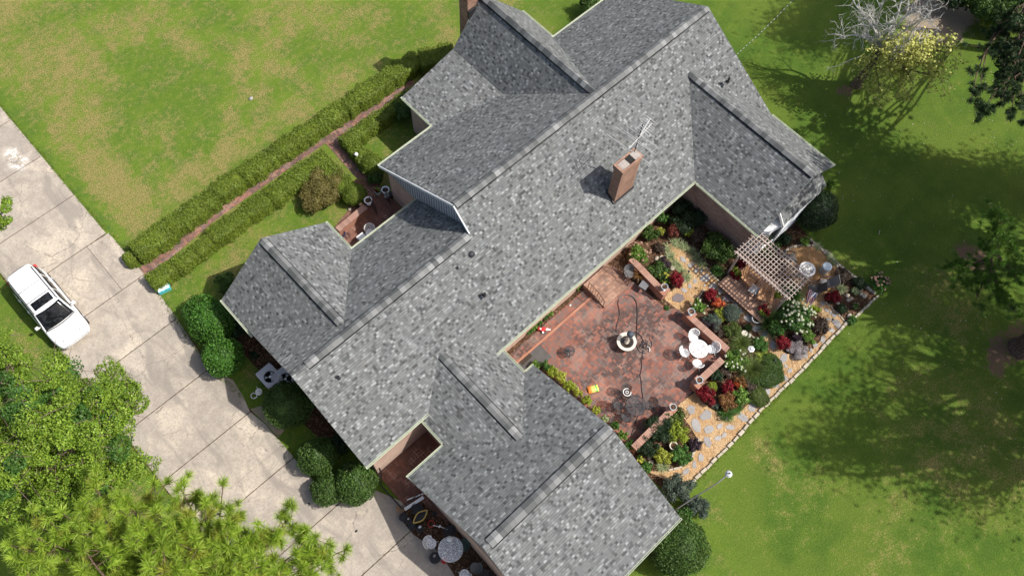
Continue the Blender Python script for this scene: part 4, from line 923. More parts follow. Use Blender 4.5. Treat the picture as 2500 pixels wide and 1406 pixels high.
# big pine off to the right: trunk foot and one low bough in view
bp = Vector((30.2, -7.95, 0))
bt_ = [(bp.x+dx, bp.y+dy, z) for dx, dy, z in ((-.5, 2.5, 16), (1, 4.5, 16), (2.5, 2.5, 17), (3.6, 4.5, 15.5), (-1.5, .5, 16.5), (.5, .5, 17.5), (4, 1, 16), (2, -1.5, 17), (3.2, 3.4, 17), (-.2, 4, 15.5), (1.6, 3.2, 18))]
pine('tall_pine_tree', bp, 18, bt_+[W(2360, 240, 11), W(2400, 262, 11), W(2450, 270, 11), W(2490, 330, 12), W(2478, 120, 12), W(2470, 160, 12), W(2490, 60, 12)][:0], 'tall pine whose thick dark trunk foot shows at the right edge', kind='pined', per=12, nn=60, ln=.34, w=.03, tr=.5, seed=17, spread=1.2, lean=(1.5, 1.2), mixk='pined')
pine('tall_pine_tree', (47.5, 3.2, 0), 15, [W(2370, 245, 10.5), W(2405, 262, 10.5), W(2440, 255, 10.5), W(2470, 285, 11), W(2500, 300, 12), W(2420, 225, 10.5), W(2460, 240, 11), W(2390, 280, 10.5), W(2540, 260, 13), W(2600, 330, 13)], 'dark pine bough reaching in from the right edge above the bare tree lawn', kind='bough', per=18, nn=130, ln=.26, w=.02, tr=.3, seed=19, spread=.6, mixk='bough')
broadleaf('broadleaf_tree', (52.5, 7.5, 0), (52.5, 7.5, 4), [W(2482, 105, 8), W(2490, 150, 8), W(2465, 150, 7.5), W(2500, 60, 8), W(2520, 110, 8), W(2530, 30, 9), W(2497, 190, 6.5)], .7, 9000, .12, 'bough', 'dark foliage hanging in at the upper right edge', seed=23, sub_=4, bark='twig')
shrub(2400, 8, 3.6, 2.4, 'deep', 'dark thicket shrub at the top right behind the dirt mound', 'thicket', leaf=.12, amp=.4); shrub(2455, 20, 3.4, 2.0, 'bright', 'bright leafy shrub at the top right corner', 'thicket', leaf=.12, amp=.4)
shrub(2330, -10, 2.6, 2.0, 'dark', 'dark shrub cut by the top edge above the dirt mound', 'thicket', leaf=.12, amp=.4); shrub(2425, 62, 1.6, .6, 'goldgreen', 'low weedy shrub beside the dirt mound', 'thicket', leaf=.1, amp=.5)
shrub(2490, 40, 2.4, 1.8, 'green', 'green shrub in the top right corner', 'thicket', leaf=.12, amp=.4)
# half-dead tree with bare silver branches and yellow green leaves
def dying_tree():
    rng = np.random.default_rng(31); base = W(2090, 208, 0); root = empty('half_dead_tree', base, 0, 'half dead tree, silver bare branches on top and yellow green leaves on one side', 'tree')
    b = MB(); fk = W(2150, 120, 3.4)-base; b.tube([Vector((0, 0, -.1)), Vector((0, 0, .5)), fk*.55, fk], [.34, .26, .2, .16], 10)
    def grow(p, d, ln, r, lev, B, out):
        pts = [p]; q = p.copy(); dd = d.copy()
        for i in range(4):
            dd = (dd+Vector(rng.normal(size=3))*.22+Vector((0, 0, .02))).normalized(); q = q+dd*ln/4; pts.append(q.copy())
        B.tube(pts, [r*(1-.16*i) for i in range(5)], 5 if lev > 1 else 3, cap=False)
        if lev == 0: out.append(q.copy()); return
        for k in range(4 if lev > 1 else 4):
            s = pts[rng.integers(1, 5)]; nd = (dd+Vector(rng.normal(size=3))*.85).normalized(); grow(s, nd, ln*rng.uniform(.5, .72), r*.5, lev-1, B, out)
    bare = MB(); ends = []
    for t in ((2100, 75, 4.6), (2060, 90, 4.2), (2150, 20, 6), (2200, 5, 6.5), (2240, 20, 7), (2130, 50, 5.4), (2230, 70, 6.5), (2255, 45, 6.5), (2180, 40, 6), (2090, 15, 5.5)):
        e = W(*t)-base; pts = limb_curve(fk, e, rng, .04, 4); bare.tube(pts, [.10, .085, .07, .055, .04], 6, cap=False)
        for k in range(5): grow(pts[rng.integers(2, 5)], ((e-fk).normalized()+Vector(rng.normal(size=3))*.5).normalized(), 1.15, .032, 2, bare, [])
    e = W(2050, 160, 2.6)-base; bare.tube(limb_curve(fk*.7, e, rng, .03, 4), [.07, .05, .04, .03, .02], 5); grow(e, (e-fk).normalized(), .7, .02, 1, bare, [])
    parts = []
    for t in ((2170, 140, 4.2), (2210, 130, 5), (2250, 120, 5.4), (2285, 110, 5.4), (2300, 150, 5), (2260, 165, 4.6), (2215, 175, 4.2), (2290, 185, 4.4), (2230, 205, 3.6), (2180, 190, 3.2), (2145, 200, 2.6), (2130, 165, 3), (2310, 130, 5)):
        e = W(*t)-base; pts = limb_curve(fk, e, rng, .05, 4); b.tube(pts, [.09, .07, .05, .035, .02], 6, cap=False); ends = []
        for k in range(6): grow(pts[rng.integers(1, 5)], ((e-fk).normalized()*.7+Vector(rng.normal(size=3))*.6).normalized(), .8, .02, 1, b, ends)
        for q in ends:
            P = rng.normal(size=(15, 3))*.2; v, f = leaf_geo(P+np.array(q), np.tile([0, 0, 1.], (15, 1)), .15, rng, .75, .9); parts.append((v, f, 0))
    tr = b.build('trunk', L['twig']); tr.parent = root; br = bare.build('bare_branches', plain('silver_wood', (.44, .43, .40), .8, .2, 9)); br.parent = root; br['label'] = 'silver grey leafless branches'
    V, F, mi = join_geo(parts); c = bpy.data.objects.new('crown', raw_mesh('crown', V, F, [pal('yelgreen')], mi)); COL.objects.link(c); c.parent = root
dying_tree()
# shade trees beyond the right edge of the photograph (their shadows lie on the back lawn)
GAPS = []
for x_, y_, z_, r__ in ((2440, 535, 6.5, .9), (2442, 580, 5.6, .9), (2438, 620, 5, .8), (2100, 800, 0, 1.1), (2250, 880, 0, .8), (2160, 930, 0, .6), (2330, 980, 0, .7), (2190, 1000, 0, .5), (2400, 560, 0, .7), (2180, 640, 0, .5), (2300, 330, 0, 1.0)):
    q_ = W(x_, y_, z_); GAPS.append((q_.x-.48*z_, q_.y+.58*z_, r__))
def shade_tree(px, py, r, h, lab, seed):
    G = W(px, py, 0); c = G+Vector((SUN.x, SUN.y, SUN.z))*(h/SUN.z); rng = np.random.default_rng(seed); tips = []
    for k in range(9):
        a = rng.uniform(0, 6.28); q = math.sqrt(rng.random())*r*.8; tips.append((c.x+q*math.cos(a), c.y+q*math.sin(a), h+rng.uniform(-1.5, 1.5)))
    tr_ = broadleaf('shade_tree', (c.x, c.y, 0), (c.x, c.y, h*.55), tips, r*.5, 10, .2, 'deep', lab, seed=seed, sub_=5, bark='bark', depth=.9, bare=1); tr_['group'] = 'trees beyond the right edge of the lawn'
    n = int(760*r*r*(.3 if py > 880 else .65 if py > 720 else 1)); P = np.stack([c.x+rng.normal(size=n)*r*.55-c.x, c.y+rng.normal(size=n)*r*.55-c.y, h+rng.normal(size=n)*1.3], 1); k_ = np.array(tips)[rng.integers(0, 9, n)]-np.array([c.x, c.y, h]); P = P*np.array([.62, .62, 1])+k_*np.array([.62, .62, .3]); gs = P[:, :2]+np.array([c.x, c.y])-P[:, 2:3]*np.array([[.48, -.58]]); P = P[np.min([np.hypot(gs[:, 0]-a_, gs[:, 1]-b_)/r__ for a_, b_, r__ in GAPS], 0) > 1]; n = len(P)
    v, f = leaf_geo(P, np.tile([0, 0, 1.], (n, 1)), .2, rng, .7, .7); cr_ = bpy.data.objects.new('crown', raw_mesh('crown', v, [f], [pal('deep')])); COL.objects.link(cr_); cr_.parent = tr_
for i, (x, y, r, h) in enumerate([(2110, 450, 3.6, 14), (2230, 560, 4.2, 14), (2050, 600, 2.6, 15), (2180, 760, 2.6, 15), (2390, 800, 3.5, 15), (2330, 930, 3.6, 14), (2130, 1040, 3.2, 14), (2290, 1120, 3.2, 13), (2030, 1090, 1.8, 15), (2450, 1050, 3.5, 13), (1985, 70, 2.4, 16), (2020, 0, 2.4, 16), (2470, 480, 3.0, 14), (2330, 440, 2.0, 14), (2200, 900, 1.8, 15), (2180, 400, 1.8, 15)]):
    shade_tree(x, y, r, h, 'tall leafy tree beyond the right edge of the lawn', 100+i)
# ---------------------------------------------------------------- car (local: +x = front)
def car():
    c0 = W(112, 752, 1.0); f_ = W(195, 800, .8)-W(62, 672, 1.2)
    root = empty('parked_car', (-4.70, 26.55, .03), -math.pi/2+R(1.2), 'white sport utility car with roof rails and open-looking dark sunroof, parked half on the grass', 'car')
    paint = NM('car_paint', .25, .5); paint.color((.80, .81, .82)); paint.b.inputs['Coat Weight'].default_value = .5; paint = paint.mat
    gl = glass_mat('car_glass', (.006, .007, .008), .08); gl.node_tree.nodes['Principled BSDF'].inputs['Specular IOR Level'].default_value = .3; trim = plain('car_trim', (.03, .03, .032), .5); chrome = plain('chrome', (.5, .5, .52), .2, .05, 3, .9)
    Lh = 2.42; root.scale = (.955, .955, .955)
    def hw(x):      # half width of body at belt
        t = abs(x)/Lh; return .94*(1-.16*max(0, (t-.62)/.38)**2.2-(.10*max(0, (t-.92)/.08)**2))
    def hood(x):    # top of lower body
        if x > 1.05: return 1.04-.14*((x-1.05)/1.37)**2-.12*max(0, (x-2.1)/.32)**2
        return 1.06-.03*max(0, (-x-1.8)/.62)**2
    b = MB(); xs = np.concatenate([[-Lh, -Lh+.04, -Lh+.14], np.linspace(-2.1, 2.1, 25), [Lh-.14, Lh-.04, Lh]]); rings = []
    for x in xs:
        e = 1.0 if abs(x) < Lh-.05 else .965; w = hw(x)*e; zt = hood(x); zl = .28 if abs(x) < 2.2 else .36
        if abs(x) > Lh-.01: zt -= .08; zl += .08
        r = [(0, zl), (w*.86, zl), (w*.985, zl+.12), (w, .62), (w*.985, zt-.16), (w*.93, zt-.05), (w*.84, zt-.005), (w*.5, zt+.022), (0, zt+.032)]
        rings.append([(x, y, z) for y, z in r]+[(x, -y, z) for y, z in r[-2:0:-1]])
    n = len(rings[0]); V = [p for r in rings for p in r]
    F = [(i*n+j, (i+1)*n+j, (i+1)*n+(j+1) % n, i*n+(j+1) % n) for i in range(len(rings)-1) for j in range(n)]+[tuple(range(n)), tuple((len(rings)-1)*n+j for j in range(n-1, -1, -1))]
    b.mesh(V, F); body = b.build('body', paint, root, smooth=True)
    # greenhouse: belt ring to roof ring
    def gh(x, t):   # cross profile point for longitudinal x: t 0..1 from belt to roof centre
        pass
    g = MB(); xr = list(np.linspace(-2.34, 1.32, 30)); R_ = []
    def top(x):
        if x > .48: return 1.06+.66*(1-(x-.48)/.86)**.85 if x < 1.33 else 1.06
        if x < -2.2: return 1.74-.45*((-2.2-x)/.16)**1.6
        return 1.72+.03*math.sin((x+2.0)/2.48*math.pi)
    for x in xr:
        zt = top(x); wb = hw(x)*.93; k = (zt-1.03)/.7; wt = wb-.17*k
        r = [(wb, 1.02), (wb-.02*k, 1.02+.1*k), (wt+.02, zt-.10*k), (wt-.05, zt-.025*k), (wt*.5, zt+.006), (0, zt+.015)]
        R_.append([(x, y, z) for y, z in r]+[(x, -y, z) for y, z in r[-2::-1]])
    n = len(R_[0]); V = [p for r in R_ for p in r]; F = [(i*n+j, (i+1)*n+j, (i+1)*n+j+1, i*n+j+1) for i in range(len(R_)-1) for j in range(n-1)]+[tuple(range(n)), tuple((len(R_)-1)*n+j for j in range(n-1, -1, -1))]
    g.mesh(V, F); g.build('cabin', paint, root, smooth=True)
    def patch(name, rows, mat):
        p = MB(); m_ = len(rows[0]); V = [q for r in rows for q in r]
        F = [(i*m_+j, i*m_+j+1, (i+1)*m_+j+1, (i+1)*m_+j) for i in range(len(rows)-1) for j in range(m_-1)]; p.mesh(V, F)
        o = p.build(name, mat, root, smooth=True); s = o.modifiers.new('s', 'SOLIDIFY'); s.thickness = .012; s.offset = 0; return o
    rows = []
    for i in range(9):
        x = .56+(1.31-.56)*i/8; zt = top(x); k = (zt-1.03)/.7; wb = hw(x)*.93; wt = wb-.17*k-.055; bow = .0
        rows.append([(x+.07*(1-(y/.8)**2)-.02, y*wt/.8*1.0, zt+.022-.012*abs(y)) for y in np.linspace(-.8, .8, 9)])
    ws = patch('windshield', rows, gl); rows = []
    b = MB(); b.tube([(1.30+.12*(1-(y/.84)**2), y, 1.085) for y in np.linspace(-.84, .84, 9)], .028, 6); w_ = b.build('cowl', trim, root)
    for s in (-1, 1): b = MB(); b.bar((1.33, s*.55-.25, 1.12), (1.22, s*.55+.25, 1.16), .02); b.build('wiper', trim, root)
    rows = [[(.40-.5*i/5, y, top(.2)+.026-.008*abs(y)) for y in np.linspace(-.52, .52, 5)] for i in range(6)]; patch('sunroof', rows, gl)
    def side(x0, x1, s, nm):
        rows = []
        for i in range(7):
            x = x0+(x1-x0)*i/6; zt = top(x); k = (zt-1.03)/.7; wb = hw(x)*.93; wt = wb-.17*k
            if k < .06: k = .06
            a = (x, s*(wb-.02*k+.008), 1.02+.10*k+.03); c = (x, s*(wt+.02+.010), zt-.13*k); rows.append([a, tuple((a[q]+c[q])/2 for q in range(3)), c])
        return patch(nm, rows, gl)
    for s in (-1, 1): side(-2.12, -1.38, s, 'side_window'); side(-1.28, -.28, s, 'side_window'); side(-.2, 1.02, s, 'side_window')
    rows = [[(-2.375+.02*i/3, y, 1.10+.30*i/3) for y in np.linspace(-.62, .62, 5)] for i in range(4)]
    patch('rear_window', rows, gl)
    for s in (-1, 1):
        b = MB(); b.tube([(-1.95, s*.64, 1.74), (-1.85, s*.645, 1.79), (0.35, s*.66, 1.80), (.5, s*.66, 1.72)], .022, 6); b.build('roof_rail', trim, root)
    for x in (-.95, -.18): b = MB(); b.tube([(x, -.64, 1.80), (x, 0, 1.815), (x, .64, 1.80)], .02, 6); b.build('crossbar', chrome, root)
    for s in (-1, 1):
        b = MB(); b.bar((.92, s*.86, 1.1), (.9, s*1.0, 1.13), .05); P = [(.80, s*.98, 1.13), (.98, s*.98, 1.13)]; b.box((.88, s*1.05, 1.16), (.13, .2, .17), taper=.85); b.build('mirror', paint, root, bevel=.03)
        for x in (-1.45, 1.48):
            b = MB(); c = Vector((x, s*.84, .36)); prof = [(.36, -.11), (.375, -.07), (.375, .07), (.36, .11), (.24, .115)]
            vs = []; k = 24
            for r_, y_ in prof:
                for j in range(k): a = 2*math.pi*j/k; vs.append((c.x+r_*math.cos(a), c.y+s*y_, c.z+r_*math.sin(a)))
            b.mesh(vs, [(i*k+j, i*k+(j+1) % k, (i+1)*k+(j+1) % k, (i+1)*k+j) for i in range(4) for j in range(k)]+[tuple(range(k))]); wh = b.build('wheel', L['rubber'], root)
            b = MB(); vs = [(c.x+.24*math.cos(2*math.pi*j/k), c.y+s*.105, c.z+.24*math.sin(2*math.pi*j/k)) for j in range(k)]; b.poly(vs)
            for j in range(5): a = 2*math.pi*j/5; b.bar((c.x, c.y+s*.115, c.z), (c.x+.22*math.cos(a), c.y+s*.112, c.z+.22*math.sin(a)), .05, .03)
            b.build('rim', chrome, wh)
            b = MB(); b.tube([(x+.43*math.cos(a), s*(.925 if x < 0 else .915), .36+.43*math.sin(a)) for a in np.linspace(-.1, math.pi+.1, 13)], .03, 6); b.build('wheel_arch', trim, root)
        b = MB(); b.box((0, s*.945, .42), (2.2, .03, .14)); b.build('side_sill', trim, root)
        b = MB()
        for dx, dy in ((0, 0), (.07, .13), (.10, .24)): b.lathe((2.20-dx*1.2, s*(.46+dy), .915+dx*.12), [(.075, -.03), (.07, .02), (0, .035)], 10)
        hl = b.build('headlight', plain('headlight_lens', (.30, .32, .34), .15, .4, 30), root, smooth=True)
        b = MB(); b.box((-2.33, s*.74, .95), (.1, .16, .4)); b.build('tail_light', L['red'], root, bevel=.02)
        [(lambda q_: (q_.box((xx, s*.925, .93), (.18, .03, .03)), q_.build('door_handle', paint, root)))(MB()) for xx in (-.35, -1.2)]
    b = MB()
    for s in (-1, 1): 
        for k in range(2): b.box((2.27-.05*k, s*.2, .905+.018*k), (.018, .34, .02))
    b.build('grille', trim, root)
    b = MB(); b.box((2.25, 0, .915), (.05, .08, .02)); b.build('badge', chrome, root)
    b = MB(); b.tube([(2.20-.22*(y/.75)**2+.12, y, .80) for y in np.linspace(-.75, .75, 11)], .012, 5); b.build('bumper_seam', trim, root)
    b = MB(); b.tube([(-2.25, y, 1.72) for y in (-.4, .4)], .012, 5); b.build('tailgate_seam', trim, root)
car()
# ---------------------------------------------------------------- small builders
def gobj(bm, name, mat, p, label, cat, group=None, rz=0, smooth=False, bevel=0):
    o = bm.build(name, mat, smooth=smooth, bevel=bevel); o.location = p; o.rotation_euler.z = rz; return tag(o, label, cat, group)
def stone(px, py, r, label, z=0.0, h=.12, mat=None, name='rock', cat='rock', group=None, r2=None, ang=0, big=True):
    rng = np.random.default_rng(int(px*31+py)); V, F = icos((0, 0, h*.35), (r, r2 or r*.8, h*.7), rng, .09, 9, 6)
    cr, sr = math.cos(ang), math.sin(ang); V = V @ np.array([[cr, sr, 0], [-sr, cr, 0], [0, 0, 1]])
    o = bpy.data.objects.new(name, raw_mesh(name, V, [F], [mat or L['pale_stone']])); COL.objects.link(o); p = W(px, py, 0); o.location = (p.x, p.y, z); return tag(o, label, cat, group)
def flag(px, py, r, label, group, dark=False, sx=1.0, ang=0.0):
    rng = random.Random(int(px*7+py)); p = W(px, py, 0); n = rng.randint(5, 7); ring = []
    for i in range(n):
        a = 2*math.pi*(i+rng.uniform(-.25, .25))/n; q = r*rng.uniform(.75, 1.15); x, y = q*math.cos(a)*sx, q*math.sin(a)/sx
        ring.append((x*math.cos(ang)-y*math.sin(ang), x*math.sin(ang)+y*math.cos(ang)))
    b = MB(); b.prism(ccw([Vector((x, y, 0)) for x, y in ring]), -.02, .022)
    o = b.build('flagstone', L['flagdark'] if dark else L['flag'], bevel=.008); o.location = (p.x, p.y, .014); return tag(o, label, 'flagstone', group)
L['flagdark'] = stone_mat('dark_flagstone', (.17, .14, .14), 4, .2)
FL = [(1632, 622, .17), (1667, 635, .22), (1684, 648, .16), (1700, 660, .17), (1713, 661, .13), (1721, 680, .28), (1697, 687, .15), (1684, 699, .15), (1670, 709, .18), (1741, 699, .26), (1758, 711, .2)]
FL2 = [(1794, 745, .22), (1808, 758, .2), (1825, 776, .27), (1848, 802, .27), (1865, 818, .22), (1886, 842, .25), (1912, 873, .32)]
FL3 = [(1898, 898, .17), (1918, 893, .12), (1928, 905, .16), (1900, 912, .16), (1916, 923, .21), (1893, 940, .24), (1873, 956, .24), (1856, 978, .22), (1836, 996, .28), (1811, 1019, .3)]
FL4 = [(1687, 1000, .26), (1723, 1013, .34), (1698, 1038, .34), (1731, 1048, .27), (1757, 1041, .18), (1783, 1043, .22), (1768, 1062, .16), (1752, 1069, .22), (1727, 1079, .26), (1711, 1116, .22), (1695, 1135, .18), (1676, 1150, .18), (1655, 1158, .1)]
FL5 = [(2008, 741, .17), (2018, 758, .14), (2027, 763, .12), (2036, 770, .15), (2021, 780, .14), (2044, 791, .3), (2029, 806, .17), (2009, 829, .2), (1990, 843, .18), (1965, 865, .22), (1980, 855, .12), (2003, 752, .1)]
for lst, lab, g_ in ((FL, 'grey', 'the inner chip path by the variegated grass'), (FL2, 'grey', 'the path between round bed and deck'), (FL3, 'grey', 'the outer path beside the green mounds'), (FL4, 'pale', 'the wide chip area by the patio gap'), (FL5, 'grey', 'the path along the island bed')):
    for i, (x, y, r) in enumerate(lst): flag(x, y, r*.9, ORD[i]+(' small ' if r < .17 else ' large ' if r > .25 else ' ')+lab+' flagstone down '+g_, 'flagstones in '+g_, sx=1+.25*math.sin(x), ang=x*.7)
flag(1655, 727, .33, 'large dark brown flagstone beside the upper patio corner', None, True); flag(1776, 728, .27, 'dark purple flagstone below the orange red shrub', None, True); flag(1693, 643, .15, 'small black flagstone in the inner chip path', None, True, 1.3, .6)
# stone edging
def edge_run(pts, ln, lab, grp, w=.16, h=.14, jit=.02, z=0):
    P = [Vector((p[0], p[1], 0)) for p in pts]; k = 0; src = {}
    for a, c in zip(P, P[1:]):
        d = c-a; n = max(1, int(d.length/ln)); rz = math.atan2(d.y, d.x)
        for i in range(n):
            q = a+d*((i+.5)/n); rng = random.Random(int(q.x*977+q.y*331)); v = k % 5
            if v not in src:
                b = MB(); b.box((0, 0, h/2-.01), (d.length/n*.95, w*rng.uniform(.85, 1.15), h*rng.uniform(.85, 1.1)), taper=.94); src[v] = b.build('edging_stone', L['pale_stone'], bevel=.02); o = src[v]
            else: o = src[v].copy(); COL.objects.link(o)
            o.location = (q.x+rng.uniform(-jit, jit), q.y+rng.uniform(-jit, jit), z); o.rotation_euler.z = rz+rng.uniform(-.06, .06); o.scale = (1, rng.uniform(.85, 1.15), rng.uniform(.9, 1.1)); k += 1; tag(o, ORD[k-1]+' '+lab+', counted from its start', 'edging stone', grp)
edge_run([(12.45, -1.0), (15.5, -1.06), (18, -.94), (21, -1.04), (24.75, -.98)], .36, 'pale block of the lawn edging from the garage end', 'stones of the long lawn edging', .15)
edge_run([(24.85, -1.1), (27.1, -1.16)], .24, 'pale stone of the short edging at the mulch corner', 'stones of the short outer edging', .14)
edge_run([(27.08, -1.0), (27.0, 1.0), (27.05, 3.4)], .2, 'small cream stone of the far mulch bed edging', 'stones of the far edging', .15, .12)
edge_run([W(1908, 628), W(1926, 606), W(1955, 599), W(1990, 601), W(2020, 616), W(2042, 645), W(2048, 678)], .2, 'grey cream stone of the curved fire circle edging', 'stones of the fire circle edging', .12, .1)
edge_run([W(2014, 738), W(2040, 762), W(2068, 790)], .16, 'small stone of the row below the mulch bed', 'stones of the mulch bed row', .09, .08)
edge_run([W(1722, 652), W(1745, 680), W(1758, 690)], .2, 'round cream stone before the large green bush', 'stones in front of the large green bush', .08, .07)
edge_run([W(1708, 1070), W(1690, 1112), W(1665, 1140), W(1632, 1148)], .22, 'cream stone round the lower planting bed', 'stones round the lower bed', .12, .1)
edge_run([W(1695, 742), W(1708, 722), W(1720, 708)], .2, 'cream stone at the top of the round bed', 'stones at the top of the round bed', .1, .1)
edge_run([W(1826, 812), W(1850, 835)], .22, 'pale stone behind the path beside the angel ornaments', 'stones beside the angel ornaments', .1, .1)
for (x, y, r, lb) in ((1603, 632, .16, 'pink cream rock left of a pair behind the hydrangea'), (1614, 629, .14, 'pink cream rock right of a pair behind the hydrangea'), (1642, 655, .18, 'cream rock between ground cover and variegated grass'), (1669, 686, .14, 'cream rock at the foot of the crimson maple'), (1588, 1130, .19, 'white boulder at the foot of the lower bed'), (1585, 1118, .12, 'small cream rock above the white boulder'),
    (1843, 925, .16, 'cream rock beside the low green mound'), (1848, 912, .12, 'grey cream rock above the cream rock'), (2068, 722, .13, 'upper pink rock of three in the mulch'), (2070, 733, .14, 'left pink rock of three in the mulch'), (2078, 730, .12, 'right pink rock of three in the mulch'), (2110, 723, .17, 'round brown rock near the outer mulch corner'), (2102, 718, .13, 'green grey rock beside the round brown rock'), (2101, 707, .13, 'upper green grey rock beside the pale leaved plant'), (2073, 772, .17, 'cream rock at the end of the mulch bed row'), (855, 512, .14, 'small beige rock on the lawn by the courtyard wall'), (1768, 895, .07, 'white ball on the corner of the patio wall'), (1700, 1078, .1, 'small cream rock above the purple black shrub'), (613, 242, .13, 'flat grey stone in the front lawn')):
    stone(x, y, r, lb, mat=L['flag'] if x == 613 else None)
# ---------------------------------------------------------------- walls
def gwall(a, b_, h, lab, w=.34, col=None):
    a, b_ = Vector((a[0], a[1], 0)), Vector((b_[0], b_[1], 0)); d = b_-a; rz = math.atan2(d.y, d.x); c = (a+b_)/2
    root = empty('garden_wall', c, rz, lab, 'brick wall'); m = MB(); m.box((0, 0, h/2), (d.length, w-.06, h)); m.build('wall_base', L['redbrick'], root)
    n = max(1, int(d.length/.115)); m = MB(); rr = random.Random(int(c.x*10))
    for i in range(n): m.box((-d.length/2+(i+.5)*d.length/n, 0, h+.035), (d.length/n*.9, w, .075+rr.uniform(-.004, .004)))
    cp = m.build('coping', NM('coping_brick', .9).mat, root); mt = NM('coping_brick', .9, .2); r = mt.island(); mt.color(mt.mix(mt.noise(20, 2), mt.ramp(r, [(0, (.36, .17, .12)), (.5, (.42, .25, .19)), (1, (.25, .12, .09))]), (.3, .2, .16))); cp.data.materials[0] = mt.mat; return root
def pillar(x, y, h, lab, urn=True, s=.44):
    root = empty('brick_pillar', (x, y, 0), 0, lab, 'brick pillar'); m = MB(); m.box((0, 0, h/2), (s, s, h)); m.build('pillar_base', L['redbrick'], root)
    m = MB(); m.box((0, 0, h+.035), (s+.08, s+.08, .07)); m.build('pillar_cap', L['redbrick'], root)
def urn(p, r, h, lab, mat=None, name='urn_planter', fill=True):
    root = empty(name, p, 0, lab, 'urn planter'); m = MB(); m.lathe((0, 0, 0), [(r*.7, 0), (r*.7, h*.1), (r*.3, h*.2), (r*.3, h*.35), (r*.8, h*.6), (r*.95, h*.88), (r*1.15, h*.95), (r*1.15, h), (r*.92, h), (r*.85, h*.85), (0, h*.85)], 20); m.build('bowl', mat or L['white'], root, smooth=False)
    if fill: m = MB(); m.lathe((0, 0, h*.86), [(r*.84, 0), (0, .02)], 16); m.build('potting_soil', L['soil'], root)
    return root
WH = .62
gwall((16.5, 9.2), (18.55, 6.05), 0, 'x') if False else None
ua, ub = W(1540, 632, WH), W(1612, 706, WH); gwall(ua, ub, WH, 'long brick garden wall above the patio, from the steps to a pillar with urn')
pu = W(1619, 708, WH+.05); pillar(pu.x, pu.y, .68, 'brick pillar ending the upper patio wall'); urn((pu.x, pu.y, .75), .16, .35, 'dark grey urn on the upper patio pillar', L['steel'])
pb = W(1684, 768, WH+.05); la, lb_ = W(1689, 778, WH), W(1776, 855, WH); gwall(la, lb_, WH, 'brick garden wall along the right side of the patio'); pillar(pb.x, pb.y, .68, 'brick pillar at the upper end of the right patio wall'); urn((pb.x, pb.y, .75), .16, .35, 'dark grey urn on the right patio wall pillar', L['steel'])
lc = W(1763, 878, WH); ld = W(1707, 930, WH); gwall(lc, ld, WH, 'brick garden wall across the lower right patio corner'); pc = W(1703, 934, WH+.05); pillar(pc.x, pc.y, .68, 'brick pillar with urn beside the patio gap, nearer the crimson maple'); urn((pc.x, pc.y, .75), .16, .35, 'grey urn on the pillar beside the crimson maple', L['steel'])
le, lf = W(1634, 1007, WH), W(1547, 1094, WH); gwall(le, lf, WH, 'brick garden wall between lower patio and dark bushes'); pd = W(1640, 998, WH+.05); pillar(pd.x, pd.y, .62, 'brick pillar with urn on the garage side of the patio gap', s=.38); urn((pd.x, pd.y, .69), .15, .33, 'grey urn on the garage side pillar of the patio gap', L['steel'])
gwall(W(824, 562, .5), W(893, 505, .5), .5, 'low brick wall between the front lawn and the entry court')
def rail(a, b_, h, lab, n=6, arch=0.0, mat=None, name='iron_railing'):
    a, b_ = Vector(a), Vector(b_); m = MB(); root = empty(name, (a.x, a.y, 0), 0, lab, 'railing'); d = b_-a; up = Vector((0, 0, h)); o = Vector((a.x, a.y, 0)); a = a-o; b_ = b_-o
    for k in (.12, 1): m.tube([a+up*k+d*t+Vector((0, 0, arch*math.sin(math.pi*t)*k)) for t in np.linspace(0, 1, 7)], .018, 5)
    m.build('rail', mat or L['rail'], root)
    for i in range(n+1):
        t = i/n; m = MB(); m.tube([a+d*t, a+d*t+up*1.0+Vector((0, 0, arch*math.sin(math.pi*t)))], .02 if i in (0, n) else .011, 4); m.build('baluster', mat or L['rail'], root)
    return root
rail(W(1707, 940, .1), W(1727, 968, .1), .8, 'open iron garden gate leaning against the crimson maple', 7, .1, name='iron_gate'); rail(W(1650, 1003, .1), W(1676, 1022, .1), .7, 'iron gate leaf beside the bronze bush', 8, .1, name='iron_gate')
# brick steps at the back door with railings
b = MB(); sx, sy = 17.05, 9.05
p0 = W(1468, 688, .25)
for i, (dy, z) in enumerate(((0, .42), (.34, .28), (.68, .14))): b.box((p0.x, 9.65-.45-dy/2, z/2), (1.75-.02*i, .9+dy, z))
so_ = b.build('brick_steps', basket_mat('step_brick', (.40, .24, .165), (.34, .19, .135), (.24, .15, .12), .45)); tag(so_, 'pale brick steps below the back eave', 'steps')
rail((p0.x-.92, 9.3, .42), (p0.x-.92, 8.15, .02), .85, 'curved iron hand rail left of the brick steps', 7, .12); rail((p0.x+.92, 9.3, .42), (p0.x+.95, 8.15, .02), .85, 'iron hand rail right of the brick steps', 7, .12)
b = MB(); b.box((0, 0, .035), (9.9-1.1, .12, .07)); tag(b.build('brick_kerb', L['redbrick']), 'brick kerb of the narrow bed below the back eave', 'kerb').location = ((W(1245, 866).x+16.2)/2, 8.95, .02)
b = MB(); b.box((0, 0, .0), (1.3, .78, .03)); b.box((0, 0, .02), (1.1, .6, .02)); b.lathe((0, 0, .025), [(.26, 0), (.26, .015), (.2, .015)], 16)
gobj(b, 'door_mat', plain('rubber_mat', (.035, .035, .035), .8), W(1484, 698, .05)*1+Vector((0, 0, .0)), 'black rubber door mat at the foot of the brick steps', 'door mat', rz=R(4))
